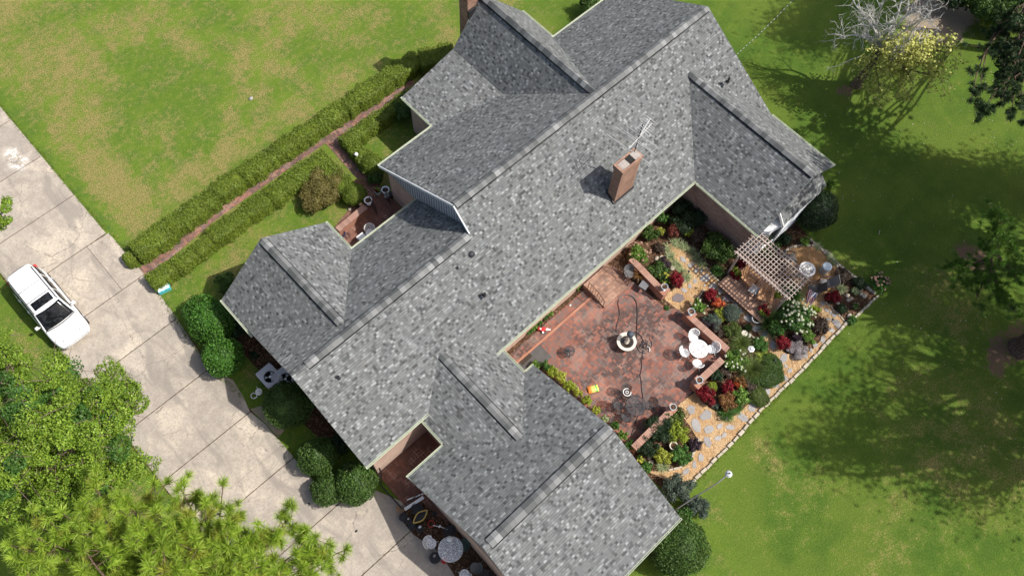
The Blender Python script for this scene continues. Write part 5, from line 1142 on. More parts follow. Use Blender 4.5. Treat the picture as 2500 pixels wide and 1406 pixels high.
# ---------------------------------------------------------------- furniture
def chair(p, rz, mat, lab, grp=None, frame=None, arms=True, nm='garden_chair'):
    root = empty(nm, (p[0], p[1], p[2]), rz, lab, 'chair', grp); fr = frame or mat
    m = MB(); m.lathe((0, 0, .43), [(.0, .0), (.16, .0), (.225, -.004), (.235, .0), (.235, .02), (.16, .012), (0, .01)], 20); m.build('seat', mat, root)
    m = MB(); k = 13; vs = []
    for j in range(4):
        for i in range(k):
            a = math.radians(95+170*i/(k-1)); hh = (.45, .58, .72, .76+.1*math.sin(math.pi*i/(k-1)))[j]; rr = (.235, .26, .285, .30)[j]; vs.append((rr*math.cos(a)-.02*j, rr*math.sin(a), hh-(.12 if i in (0, k-1) and j > 1 else 0)))
    m.mesh(vs, [(j*k+i, j*k+i+1, (j+1)*k+i+1, (j+1)*k+i) for j in range(3) for i in range(k-1)]); o = m.build('backrest', mat, root)
    m = MB(); m.tube([Vector(vs[3*k+i]) for i in range(k)], .016, 5); m.build('back_rim', fr, root)
    for sx_, sy_ in ((.17, .15), (.17, -.15), (-.17, .15), (-.17, -.15)): m = MB(); m.tube([(sx_*.8, sy_*.8, .43), (sx_*1.0, sy_*1.0, .2), (sx_*1.5, sy_*1.5, .0)], .014, 5); m.build('leg', fr, root)
    return root
def table(p, r, mat, lab, h=.72, frame=None, rim=None):
    root = empty('garden_table', (p[0], p[1], p[2]), 0, lab, 'table'); m = MB(); m.lathe((0, 0, h), [(0, .012), (r*.98, .01)], 32); m.build('tabletop', mat, root)
    m = MB(); m.tube([(r*math.cos(a), r*math.sin(a), h+.0) for a in np.linspace(0, 2*math.pi, 33)], .018, 6, cap=False); m.lathe((0, 0, h), [(.06, .0), (.06, .02), (.03, .02)], 10); m.build('table_rim', frame or mat, root)
    for k in range(3): a = 2*math.pi*k/3; m = MB(); m.tube([(.03*math.cos(a), .03*math.sin(a), h), (.12*math.cos(a), .12*math.sin(a), .35), (r*.75*math.cos(a), r*.75*math.sin(a), 0)], .018, 5); m.build('leg', frame or mat, root)
    return root
tp = W(1706, 851, .75); tp.z = .03; wf = L['white']
table(tp, .47, L['whitelace'], 'round white lace iron table on the patio', frame=wf)
for (x, y, lb) in ((1694, 824, 'white lace chair on the far side of the white table'), (1738, 851, 'white lace chair against the patio wall'), (1673, 860, 'white lace chair on the fountain side of the white table'), (1703, 886, 'white lace chair on the near side of the white table')):
    q = W(x, y, .55); d = tp-q; chair((q.x, q.y, .03), math.atan2(d.y, d.x), L['whitelace'], lb, 'white chairs round the white patio table', wf)
bl, bf = L['blacklace'], L['dark']; tq = W(1552, 990, .75); tq.z = .03; table(tq, .5, bl, 'round black iron table at the lower end of the patio', frame=bf)
for (x, y, lb) in ((1531, 960, 'black iron chair above the black table holding a white ring'), (1510, 990, 'black iron chair left of the black table'), (1530, 1018, 'black iron chair below the black table'), (1585, 988, 'black iron chair right of the black table')):
    q = W(x, y, .5); d = tq-q; chair((q.x, q.y, .03), math.atan2(d.y, d.x), bl, lb, 'black chairs round the black patio table', bf)
chair((*W(1536, 668, .5).to_2d(), .03), -2.0, plain('grey_seat', (.10, .10, .105)), 'dark grey chair against the upper patio wall beside the spiky plant pot', None, bf)
b = MB(); b.box((0, 0, .45), (.42, .42, .04)); [b.bar((sx_*.19, sy_*.19, 0), (sx_*.19, sy_*.19, .45), .03) for sx_ in (-1, 1) for sy_ in (-1, 1)]; gobj(b, 'side_table', plain('slate_grey', (.13, .13, .14)), Vector((*W(1572, 697, .45).to_2d(), .03)), 'square grey side table against the upper patio wall', 'side table', rz=.2)
b = MB(); b.tube([(.19*math.cos(a), .19*math.sin(a), 0) for a in np.linspace(.3, 5.6, 16)], .022, 5); b.tube([(.07*math.cos(a), .07*math.sin(a), 0) for a in np.linspace(0, 6.28, 12)], .016, 5); gobj(b, 'hose_nozzle_ring', wf, W(1531, 957, .52), 'white coiled tube lying on a black iron chair', 'tube')
urn((*W(1561, 676, .3).to_2d(), .03), .19, .34, 'dark pot with the spiky orange plant', L['plastic'], 'plant_pot'); grass_clump(1561, 672, .5, 'rust', 'spiky orange and green plant in a dark pot', n=90, w=.025, h=.7, base=.02, droop=.25, z0=.33, lean=(.5, 1.7))
# fountain
fp = W(1529, 836, .35); root = empty('fountain', (fp.x, fp.y, .03), 0, 'round cream stone fountain with dark water and a statue under a dark umbrella', 'fountain')
b = MB(); b.lathe((0, 0, 0), [(.30, 0), (.34, .08), (.22, .16), (.26, .26), (.47, .36), (.50, .44), (.50, .47), (.36, .47), (.33, .42), (.30, .36), (0, .34)], 32); b.build('basin', L['stonecast'], root, smooth=False)
b = MB(); b.lathe((0, 0, .41), [(.335, 0), (0, .001)], 28); b.build('water', L['water'], root)
b = MB(); b.lathe((0, 0, .36), [(.12, 0), (.12, .06), (.07, .1), (.09, .2), (.06, .28)], 14)
for k, (x, y, z, r_) in enumerate(((0, 0, .75, .075), (.03, .02, .88, .055), (.05, .03, .99, .05))): V, F = icos((x, y, z), (r_, r_*.9, r_*1.2), np.random.default_rng(k), .02, 10, 7); b.mesh([tuple(v) for v in V], [tuple(f) for f in F])
b.tube([(.03, .05, .90), (.12, .1, .86), (.16, .04, .95)], .022, 5); b.tube([(.02, -.03, .90), (-.06, -.1, .84), (.0, -.12, .8)], .022, 5); b.tube([(0, .03, .7), (.07, .1, .6), (.04, .09, .46)], .03, 6); b.tube([(0, -.04, .7), (.05, -.08, .6), (.02, -.07, .46)], .03, 6)
b.build('statue', L['stonecast'], root, smooth=True)
b = MB(); k = 12; vs = [(.16, .04, 1.26)]
for r_, z in ((.10, 1.235), (.165, 1.17), (.19, 1.10)):
    for j in range(k): q = r_*(1 if j % 2 == 0 else .94); a = 2*math.pi*j/k; vs.append((.16+q*math.cos(a), .04+q*math.sin(a), z))
b.mesh(vs, [(0, 1+j, 1+(j+1) % k) for j in range(k)]+[(1+i*k+j, 1+(i+1)*k+j, 1+(i+1)*k+(j+1) % k, 1+i*k+(j+1) % k) for i in range(2) for j in range(k)]); b.tube([(.16, .04, .9), (.16, .04, 1.25)], .012, 5); b.build('umbrella', plain('umbrella_bronze', (.045, .06, .08), .6, .3), root)
def hose(pts, r, lab, mat, name='garden_hose'):
    P = [W(x, y, .06) for x, y in pts]; Q_ = []
    for i in range(len(P)-1):
        p0, p1, p2, p3 = P[max(0, i-1)], P[i], P[i+1], P[min(len(P)-1, i+2)]
        for k in range(6):
            t = k/6; Q_.append(.5*((2*p1)+(p2-p0)*t+(2*p0-5*p1+4*p2-p3)*t*t+(3*p1-p0-3*p2+p3)*t**3))
    b = MB(); b.tube(Q_+[P[-1]], r, 6); o = b.build(name, mat); return tag(o, lab, 'garden hose')
hose([(1505, 812), (1505, 800), (1511, 775), (1513, 765), (1509, 740), (1514, 727), (1528, 720), (1545, 725), (1554, 740), (1556, 765), (1555, 800), (1554, 830), (1557, 850), (1565, 860), (1576, 862)], .016, 'black hose looping from the fountain across the upper patio', L['plastic'])
hose([(1572, 835), (1566, 822), (1555, 812), (1545, 810), (1538, 812)], .016, 'short black hose from the coiled heap to the fountain', L['plastic'])
hose([(1571, 855), (1568, 870), (1572, 876), (1566, 874), (1567, 895), (1563, 915), (1560, 920), (1556, 917), (1560, 913), (1565, 925), (1567, 950), (1570, 975), (1565, 1000), (1556, 1020), (1548, 1045), (1541, 1062)], .014, 'long thin black hose running down the patio past the black table', L['plastic'])
hose([(1577, 845), (1588, 850), (1592, 838), (1586, 826), (1592, 822), (1593, 828)], .012, 'thin curled end of hose right of the heap', L['plastic'])
b = MB()
for k, (x, y, r_) in enumerate(((0, 0, .15), (.12, .06, .12), (-.06, .12, .13), (.02, -.13, .14), (-.12, -.03, .11))): b.tube([(x+r_*math.cos(a), y+r_*math.sin(a), .03+.02*k) for a in np.linspace(0, 6.0, 18)], .016, 5)
gobj(b, 'hose_heap', L['plastic'], Vector((*W(1573, 841, .1).to_2d(), .03)), 'tangled heap of black hose beside the fountain', 'garden hose')
b = MB(); b.tube([(.16*math.cos(a), .16*math.sin(a), 0) for a in np.linspace(-.4, 1.5, 9)], .022, 5); gobj(b, 'white_pipe', wf, Vector((*W(1579, 853, .1).to_2d(), .08)), 'short curved white pipe under the hose heap', 'pipe', rz=-.9)
# red and white ornament, soil bag, small iron table, mat and slab
rc, wc = L['red'], L['white']; q = W(1325, 804, .15); root = empty('santa_figure', (q.x, q.y, .03), -.6, 'small red and white cloth figure lying on the patio under the eave', 'figure')
rng = np.random.default_rng(5)
for nm, c_, r_, m_ in (('coat', (0, 0, .12), (.2, .12, .1), rc), ('trim', (.2, -.02, .1), (.1, .07, .07), wc), ('hood', (-.2, .05, .13), (.07, .09, .07), rc), ('boots', (.33, -.05, .08), (.08, .04, .04), wc), ('sleeve', (-.02, -.14, .1), (.05, .08, .04), wc), ('beard', (-.12, .02, .2), (.05, .06, .04), wc)): V, F = icos(c_, r_, rng, .12, 10, 7); o = bpy.data.objects.new(nm, raw_mesh(nm, V, [F], [m_])); COL.objects.link(o); o.parent = root
q = W(1448, 949, .1); root = empty('soil_bag', (q.x, q.y, .03), R(-28), 'yellow, orange and green plastic bag lying on the patio near the garage wall', 'bag')
def bagpart(nm, x0, x1, mat):
    m = MB(); n = 6; vs = []
    for i in range(n+1):
        x = x0+(x1-x0)*i/n
        for j in range(7): y = -.19+.38*j/6; h = .14*(1-(x/.3)**4*.8)*(1-(y/.2)**4*.8); vs.append((x, y*(1-.1*(x/.27)**2), .01+h))
    m.mesh(vs, [(i*7+j, (i+1)*7+j, (i+1)*7+j+1, i*7+j+1) for i in range(n) for j in range(6)]); m.mesh([(x0, -.19, 0), (x1, -.19, 0), (x1, .19, 0), (x0, .19, 0)], [(0, 1, 2, 3)]); m.build(nm, mat, root)
bagpart('bag_end', -.27, -.1, plain('bag_orange', (.75, .25, .05), .4, .4, 12)); bagpart('bag_body', -.1, .12, plain('bag_yellow', (.62, .47, .12), .4, .15, 9)); bagpart('bag_print', .12, .2, plain('bag_green', (.05, .35, .08), .4, .2)); bagpart('bag_end', .2, .27, plain('bag_yellow_end', (.8, .66, .1), .4))
q = W(1390, 857, .45); root = table((q.x, q.y, .03), .26, bl, 'small dark glass topped iron table left of the fountain', .45, bf)
b = MB(); b.lathe((0, 0, 0), [(.06, 0), (.07, .1), (.05, .12), (0, .12)], 10); gobj(b, 'jar', L['glass'], (q.x-.05, q.y+.06, .49), 'small glass jar on the small dark table', 'jar')
b = MB(); b.box((0, 0, .02), (1.5, .95, .04)); gobj(b, 'stone_slab', plain('wet_slab', (.075, .07, .068), .7, .4, 4), Vector((*W(1305, 880).to_2d(), .03)), 'dark grey slab at the garage side of the patio', 'slab', rz=.02)
b = MB(); b.box((0, 0, .015), (.7, .28, .03)); gobj(b, 'boot_mat', plain('brown_mat', (.04, .028, .02), .9), Vector((*W(1283, 877).to_2d(), .06)), 'narrow dark mat beside the grey slab', 'door mat', rz=.05)
stone(1392, 746, .06, 'small white stone on the patio near the eave', .03, .06, L['white'])
# pergola, deck
dk = [W(1762, 684, .35), W(1845, 786, .35), W(1885, 755, .35)]
root = empty('wooden_deck', (22.2, 3.4, 0), 0, 'red brown wooden deck under the white pergola', 'deck')
b = MB(); b.box((-.1+.25, .05, .3), (2.3, 3.0, .06)); b.build('deck_boards', L['deck'], root)
b = MB(); b.box((-1.0+.12, .05, .14), (.06, 3.0, .26)); b.box((.2, -1.44, .14), (2.1, .06, .26)); b.build('skirt_board', L['deck'], root)
b = MB(); b.box((-1.08+.14, .05, .345), (.2, 3.02, .02)); b.build('border_board', L['deck'], root)
PX0, PX1, PY0, PY1, PZ = 22.05, 23.85, 1.75, 5.3, 2.4
root = empty('pergola', (23, 3.5, 0), 0, 'white pergola of crossed slats standing over the deck', 'pergola')
for x in (PX0+.15, PX1-.15):
    for y in (PY0+.2, PY1-.25): b = MB(); b.box((x-23, y-3.5, PZ/2-.1), (.1, .1, PZ-.2)); b.build('post', L['pergola'], root)
for x in (PX0+.15, PX1-.15): b = MB(); b.box((x-23, (PY0+PY1)/2-3.5, PZ-.16), (.06, PY1-PY0, .14)); b.build('beam', L['pergola'], root)
for k in range(19): b = MB(); b.box(((PX0+PX1)/2-23, PY0+.08+k*(PY1-PY0-.16)/18-3.5, PZ-.05), (PX1-PX0+.16, .035, .07)); b.build('rafter', L['pergola'], root)
for k in range(9): b = MB(); b.box((PX0+.02+k*(PX1-PX0-.04)/8-23, (PY0+PY1)/2-3.5, PZ+.005), (.035, PY1-PY0+.1, .035)); b.build('slat', L['pergola'], root)
for x, y in ((1797, 632), (1801, 636), (1851, 678), (1856, 682), (1899, 733), (1904, 737)):
    pass
def adk(px, py, rz, lab):
    q = W(px, py, .6); root = empty('adirondack_chair', (q.x, q.y, .33), rz, lab, 'chair', 'wooden adirondack chairs on the deck'); tk = L['teak']
    b = MB(); tilt = Matrix.Rotation(R(8), 3, 'Y'); 
    for k in range(5): b.box((.22-.11*k, 0, .36-.02*k), (.1, .5, .02), rot=tilt)
    b.build('seat', tk, root); b = MB()
    for k in range(5): y = -.22+.11*k; h = .72-abs(k-2)*.05; b.bar((-.26, y*.9, .3), (-.26-.30, y*1.15, .3+h), .1, .02)
    b.build('backrest', tk, root)
    for s in (-1, 1):
        b = MB(); b.box((.02, s*.33, .56), (.72, .13, .025)); b.build('armrest', tk, root)
        b = MB(); b.box((.3, s*.3, .27), (.09, .03, .55)); b.build('leg', tk, root); b = MB(); b.bar((.32, s*.27, .3), (-.5, s*.27, .04), .03, .1); b.build('leg', tk, root)
    return root
adk(1829, 684, -1.65, 'wooden adirondack chair nearer the coleus at the house end of the deck'); adk(1866, 725, math.pi+.45, 'wooden adirondack chair at the lower end of the deck')
q = W(1840, 707, .72); root = empty('slatted_table', (q.x, q.y, .33), .25, 'small grey slatted table between the two wooden chairs', 'side table')
b = MB(); [b.box((-.2+.08*k, 0, .42), (.055, .46, .025)) for k in range(6)]; b.build('table_slats', plain('grey_slats', (.42, .42, .43), .6), root)
for sx_ in (-1, 1):
    for sy_ in (-1, 1): b = MB(); b.box((sx_*.18, sy_*.18, .2), (.04, .04, .4)); b.build('leg', bf, root)
# fire circle
q = W(1971, 657, .5); root = empty('fire_pit_table', (q.x, q.y, .014), 0, 'round white fire pit table in the chip circle', 'fire pit')
b = MB(); b.lathe((0, 0, 0), [(.34, 0), (.36, .1), (.33, .42), (.42, .46), (.43, .5), (.34, .5), (.33, .46)], 28); b.build('drum', L['white'], root)
b = MB(); b.lathe((0, 0, .46), [(.335, 0), (.1, .03), (0, .02)], 20); m_ = NM('ash_cover', .7); m_.color(m_.mix(m_.smooth(m_.noise(9, 3, None, .6, .8), .46, .52), (.72, .72, .72), (.22, .21, .2))); b.build('fire_bowl', m_.mat, root)
q = W(2016, 655, .4); root = empty('trash_can', (q.x, q.y, .014), 0, 'grey metal can with a pale lid in the fire circle', 'metal can'); b = MB(); b.lathe((0, 0, 0), [(.2, 0), (.22, .02), (.235, .55), (.235, .6)], 22); [b.lathe((0, 0, z), [(.228, 0), (.24, .01), (.228, .02)], 22) for z in (.15, .3, .45)]; b.build('can_body', L['steel'], root)
b = MB(); b.lathe((0, 0, .6), [(.25, -.02), (.25, .02), (.2, .04), (0, .05)], 22); b.build('lid', plain('pale_blue_lid', (.48, .56, .62), .4), root)
def patiochair(px, py, rz, lab, mat):
    q = W(px, py, .5); root = empty('low_chair', (q.x, q.y, .014), rz, lab, 'chair', 'dark chairs round the fire circle')
    b = MB(); b.box((.02, 0, .38), (.5, .5, .04)); b.build('seat', mat, root); b = MB(); b.bar((-.22, 0, .38), (-.52, 0, .95), .5, .04) if False else b.mesh([(-.22, -.25, .40), (-.22, .25, .40), (-.50, .25, .98), (-.50, -.25, .98), (-.25, -.25, .38), (-.25, .25, .38), (-.53, .25, .96), (-.53, -.25, .96)], [(0, 1, 2, 3), (7, 6, 5, 4), (3, 2, 6, 7), (0, 3, 7, 4), (1, 5, 6, 2), (0, 4, 5, 1)]); b.build('backrest', mat, root)
    for s in (-1, 1):
        b = MB(); b.bar((.28, s*.3, .55), (-.34, s*.3, .6), .07, .03); b.build('armrest', L['rust'], root)
        for x in (.25, -.25): b = MB(); b.bar((x*1.1, s*.29, 0), (x, s*.28, .56), .035); b.build('leg', L['rust'], root)
dg = plain('dark_sling', (.075, .07, .07), .7, .3, 9); patiochair(1932, 628, -.7, 'dark chair tucked under the pergola edge by the fire circle', dg); patiochair(1988, 703, 2.2, 'dark chair with its back to the flag', dg); patiochair(2018, 690, 2.4, 'grey seated chair at the right side of the fire circle', plain('grey_sling', (.19, .18, .175), .7, .2)); 
# national flag on a short garden pole
q0 = W(1994, 714, 1.35); q1 = W(1968, 742, .55)
root = empty('garden_flag', (q0.x, q0.y, 0), 0, 'red and white striped flag with blue starred canton hanging beside the lime shrub', 'flag')
b = MB(); b.tube([(0.05, .05, 0), (0.05, .05, 1.55)], .014, 6); b.tube([(.05, .05, 1.5), (-.35, -.1, 1.62)], .01, 5); b.build('flag_pole', bf, root)
A = Vector((.04, .04, 1.45)); B_ = Vector((.36, -.30, 1.40)); dn = Vector((q1.x-q0.x, q1.y-q0.y, -.75)); 
mats = [plain('flag_red', (.45, .02, .03)), plain('flag_white', (.78, .78, .78)), plain('flag_blue', (.03, .06, .22))]
b = MB(); n = 26
A = W(1976, 706, 1.3)-q0+Vector((0, 0, 1.3)); A.z = 1.3; B_ = W(1997, 718, 1.3)-q0; B_.z = 1.3; C_ = W(1966, 741, .6)-q0; C_.z = .6; D_ = W(1980, 742, .62)-q0; D_.z = .62; A.z = 1.3
A = W(1976, 706, 1.3)-Vector((q0.x, q0.y, 0)); B_ = W(1997, 718, 1.3)-Vector((q0.x, q0.y, 0)); C_ = W(1966, 740, .6)-Vector((q0.x, q0.y, 0)); D_ = W(1982, 740, .62)-Vector((q0.x, q0.y, 0))
grid = []
for i in range(14):       # across stripes
    t = i/13; row = []
    for j in range(13):
        s = j/12; p = A.lerp(B_, t).lerp(C_.lerp(D_, t), s)+Vector((.02, .03, 0))*math.sin(t*9+s*3)*(1+s); row.append(p)
    grid.append(row)
for i in range(13):
    for j in range(12):
        m_ = 2 if (i >= 6 and j < 5) else (0 if i % 2 == 0 else 1); b.poly([grid[i][j], grid[i][j+1], grid[i+1][j+1], grid[i+1][j]], m_)
for i in range(7, 13):
    for j in range(0, 5): c_ = (grid[i][j]+grid[i+1][j+1])/2+Vector((-.004, -.008, .012)); b.box(c_, (.02, .02, .004), m=1)
fo = b.build('flag_cloth', mats, root)
# white cat, angels, feeder, bowl, stake lights
q = W(2044, 738, .15); root = MB()
for c_, r_ in (((0, 0, .12), (.09, .13, .12)), ((.0, .1, .26), (.06, .06, .06)), ((.03, .12, .33), (.018, .015, .03)), ((-.03, .12, .33), (.018, .015, .03))): V, F = icos(c_, r_, np.random.default_rng(3), .02, 10, 7); root.mesh([tuple(v) for v in V], [tuple(f) for f in F])
gobj(root, 'cat_ornament', wf, (q.x, q.y, 0), 'small white cat ornament under the bright red maple', 'ornament', smooth=True)
for i, (x, y, lb) in enumerate(((1817, 815, 'cream stone birdbath bowl of two beside the path'), (1829, 819, 'cream angel ornament beside the birdbath bowl'), (1848, 828, 'pale grey angel ornament nearer the path'))):
    b = MB(); b.lathe((0, 0, 0), [(.1, 0), (.06, .12), (.06, .25), (.15, .36), (.16, .4), (.12, .38), (0, .37)] if i == 0 else [(.1, 0), (.08, .15), (.1, .26), (.05, .33), (.07, .4), (0, .46)], 14); gobj(b, 'garden_ornament', L['stonecast'], (*W(x, y, .3).to_2d(), 0), lb, 'ornament')
q = W(1834, 852, 1.5); root = empty('bird_feeder', (q.x, q.y, 0), .3, 'hexagonal white and black bird feeder on a pole in the round bed', 'bird feeder')
b = MB(); b.tube([(0, 0, 0), (0, 0, 1.35)], .02, 6); b.build('feeder_pole', bf, root); b = MB(); b.lathe((0, 0, 1.35), [(.12, 0), (.12, .04), (.08, .05), (.08, .18)], 6); b.build('seed_tray', bf, root); b = MB(); b.lathe((0, 0, 1.5), [(.18, 0), (.17, .02), (.06, .09), (0, .13)], 6)
b.build('feeder_roof', L['white'], root); b = MB(); b.lathe((0, 0, 1.53), [(.11, .026), (.085, .05), (.075, .05)], 6); b.build('roof_band', L['dark'], root)
urn((*W(1645, 1088, .4).to_2d(), 0), .18, .42, 'round cream clay bowl planter between the bright bushes of the lower bed', L['stonecast'])
urn((*W(1846, 780, .15).to_2d(), .014), .22, .25, 'white bowl holding the coleus at the lower deck corner', L['white'], 'bowl_planter')
for x, y, lb in ((1681, 664, 'solar stake light at the tip of the variegated grass'), (1719, 698, 'clear glass stake light at the top of the round bed'), (1892, 880, 'small black stake light in the path beside the green mounds'), (1714, 1080, 'small black stake light beside the purple black shrub'), (1773, 1021, 'black stake light in the green clump at the path bend'), (2032, 781, 'small black stake light in the path by the large pale flagstone'), (1649, 1019, 'white topped stake light in the bronze bush')):
    b = MB(); b.tube([(0, 0, 0), (0, 0, .38)], .01, 5); b.lathe((0, 0, .38), [(.03, 0), (.06, .08), (.065, .1), (.04, .12), (0, .125)], 10); gobj(b, 'stake_light', L['steel'] if 'glass' in lb or 'white' in lb else L['dark'], (*W(x, y, .4).to_2d(), 0), lb, 'garden light')
# tall lamp leaning over the lawn
q = W(1655, 1240, 0); t_ = W(1780, 1156, 4.6); base = Vector((11.9, -2.0, 0)); base = Vector((t_.x-.9, t_.y+.3, 0)); root = empty('lamp_post', (base.x, base.y, 0), 0, 'thin grey lamp post with a curved arm and white round head at the garage corner', 'lamp post')
P = [W(1655, 1240, 1.9)-base, W(1690, 1217, 2.7)-base, W(1722, 1197, 3.5)-base, W(1752, 1178, 4.2)-base, W(1774, 1160, 4.6)-base]; foot = Vector((P[0].x, P[0].y, 0))
b = MB(); b.tube([foot]+P, [.03, .03, .028, .026, .026, .026], 8); b.build('pole', plain('galvanised_pole', (.33, .31, .30), .6, .3), root); b = MB(); hp = t_-base; b.lathe(hp+Vector((0, 0, -.1)), [(.05, -.1), (.14, -.02), (.155, .06), (.1, .14), (.04, .16), (.04, .2), (0, .2)], 18); b.build('lamp_head', plain('lamp_white', (.52, .53, .54), .35), root); b = MB(); b.lathe(hp+Vector((0, 0, .1)), [(.03, 0), (.03, .06), (0, .06)], 8); b.build('photocell', bf, root)
# entry court things
for x, y, lb in ((899, 491, 'white urn planter on the end of the low entry wall'), (941, 464, 'white urn planter by the railing near the front brick wall')): urn((*W(x, y, .75).to_2d(), .5 if x == 899 else .1), .19, .35 if x == 899 else .7, lb, L['white'])
q = W(922, 466, .35); urn((q.x, q.y, .024), .17, .34, 'green grey pot with red flowers in the entry court', plain('celadon', (.38, .44, .35)), 'flower_pot'); flowering(923, 461, .38, .3, 'lime', 'pink', 2, .03, 'red flowering plant in the green grey pot', leaf=.06, xy=(q.x, q.y), z0=.3, mix='crimson')
rail(W(906, 500, .1), W(921, 524, .1), .8, 'black iron railing below the white urn on the low wall', 5, .05, L['dark']); rail(W(939, 478, .1), W(953, 500, .1), .8, 'black iron railing by the white urn near the brick wall', 5, .05, L['dark'])
q = W(884, 580, .45); root = empty('side_table', (q.x, q.y, .024), .03, 'square white metal side table in the entry court', 'side table'); b = MB(); b.box((0, 0, .43), (.42, .46, .02)); b.build('tabletop', L['white'], root)
for sx_ in (-1, 1):
    for sy_ in (-1, 1): b = MB(); b.box((sx_*.19, sy_*.2, .21), (.025, .025, .42)); b.build('leg', L['white'], root)
chair((*W(903, 568, .5).to_2d(), .024), -2.4, L['whitelace'], 'white lace chair in the entry court half under the eave', None, wf)
b = MB()
for k in range(6): r_ = .16+.012*(k % 3); b.tube([(r_*math.cos(a), r_*math.sin(a), .04+.035*k) for a in np.linspace(0, 6.28, 16)], .017, 5)
b.tube([(.16, 0, .04), (.3, -.15, .03), (.25, -.4, .03), (.05, -.35, .03), (.1, -.1, .04)], .015, 5); gobj(b, 'coiled_hose', plain('navy_hose', (.02, .03, .08), .5), (*W(834, 571, .15).to_2d(), .024), 'navy blue coiled hose against the left wing wall', 'garden hose')
b = MB(); b.lathe((0, 0, 0), [(.13, 0), (.15, .28), (.16, .3), (.13, .3)], 14); gobj(b, 'watering_pot', bf, (*W(957, 476, .2).to_2d(), .024), 'small black pot by the front brick wall', 'pot')
stone(884, 512, .1, 'pink cloth ornament on top of the low entry wall', .5, .16, L['terracotta'], 'wall_ornament', 'ornament')
q = W(870, 377, .95); root = empty('spot_light', (q.x, q.y, .85), .4, 'small white box light resting on the hedge return', 'light'); b = MB(); b.box((0, 0, .08), (.16, .14, .14)); b.build('housing', L['white'], root, bevel=.01); b = MB(); b.box((-.03, .1, .07), (.16, .06, .12)); b.build('bracket', L['dark'], root)
# cooler
q = W(399, 703, .2); root = empty('cooler', (q.x, q.y, 0), R(-12), 'light blue cool box with white lid beside the driveway hedge', 'cool box'); cb = plain('cooler_blue', (.10, .48, .56), .4)
b = MB(); b.box((0, 0, .15), (.62, .40, .3)); b.build('cooler_box', cb, root, bevel=.025); b = MB(); b.box((0, 0, .33), (.6, .38, .07), taper=.93); b.build('lid', plain('pale_lid', (.68, .80, .82), .4), root, bevel=.02)
for s in (-1, 1): b = MB(); b.box((s*.12, -.205, .27), (.06, .03, .13)); b.build('latch', cb, root); b = MB(); b.box((s*.325, 0, .24), (.04, .16, .05)); b.build('handle', cb, root)
# outdoor units
def acunit(px, py, lab, z=.85):
    q = W(px, py, z); root = empty('air_conditioner', (q.x, q.y, 0), 0.03, lab, 'air conditioner'); g_ = plain('unit_grey', (.48, .48, .52), .5)
    b = MB(); b.box((0, 0, .4), (.84, 1.0, .7)); b.build('cabinet', plain('unit_side', (.30, .30, .33), .6), root)
    b = MB(); k = 28; out = [];
    ring = [(.3*math.cos(2*math.pi*j/k), -.08+.3*math.sin(2*math.pi*j/k)) for j in range(k)]
    sq = []
    for j in range(k):
        a = 2*math.pi*j/k; x, y = math.cos(a), math.sin(a); s = min(.44/abs(x) if abs(x) > 1e-6 else 9, .52/abs(y) if abs(y) > 1e-6 else 9); sq.append((x*s, y*s))
    b.mesh([(x, y, .80) for x, y in sq]+[(x, y, .82) for x, y in ring]+[(x, y, .74) for x, y in sq], [(j, (j+1) % k, k+(j+1) % k, k+j) for j in range(k)]+[(2*k+j, 2*k+(j+1) % k, (j+1) % k, j) for j in range(k)]); b.build('top_panel', g_, root)
    b = MB(); b.lathe((0, -.08, .765), [(.29, 0), (0, .0)], 24); b.build('fan_well', bf, root)
    b = MB(); b.lathe((0, -.08, .77), [(.06, 0), (.06, .04), (0, .045)], 12); b.build('fan_hub', wf, root)
    for j in range(3): a = 2*math.pi*j/3+.5; b = MB(); b.poly([(.05*math.cos(a), -.08+.05*math.sin(a), .785), (.26*math.cos(a-.35), -.08+.26*math.sin(a-.35), .775), (.27*math.cos(a+.3), -.08+.27*math.sin(a+.3), .80)]); b.build('fan_blade', L['steel'], root)
    b = MB(); [b.tube([(r_*math.cos(t), -.08+r_*math.sin(t), .825) for t in np.linspace(0, 6.283, 25)], .004, 4) for r_ in (.12, .2, .28)]; b.build('fan_guard', bf, root)
acunit(656, 916, 'grey air conditioner with a round fan beside the left eave'); acunit(694, 922, 'grey air conditioner half hidden under the left eave', .8)
q = W(631, 955, .3); root = empty('hose_reel', (q.x, q.y, 0), .2, 'white round hose reel with loose loops beside the air conditioner', 'hose reel'); b = MB(); b.lathe((0, 0, .1), [(.15, 0), (.16, .18), (.11, .2), (.08, .12), (.08, .2), (.05, .22), (.05, .1)], 18); b.build('drum', L['white'], root)
b = MB(); b.tube([(-.28+.13*math.cos(a), .1+.15*math.sin(a), .12) for a in np.linspace(0, 6.2, 16)], .018, 5); b.tube([(-.12, 0, .2), (-.25, -.06, .12), (-.35, .02, .1)], .018, 5); b.tube([(.08, .14, .2), (.12, .25, .28)], .015, 5); b.build('loose_hose', wf, root)
for x, y, lb in ((742, 1110, 'small dark metal ornament at the edge of the bush pair'), (744, 1136, 'thin grey wire hoop at the edge of the bush pair'), (660, 1020, 'grey pipe stub in front of the large dark bush')):
    b = MB(); b.tube([(.12*math.cos(a), .12*math.sin(a), .1) for a in np.linspace(.3, 5, 12)], .018, 5); b.tube([(.12, 0, .1), (.12, 0, 0)], .015, 5); gobj(b, 'wire_hoop', L['steel'] if 'grey' in lb else bf, (*W(x, y, .2).to_2d(), 0), lb, 'garden ornament')
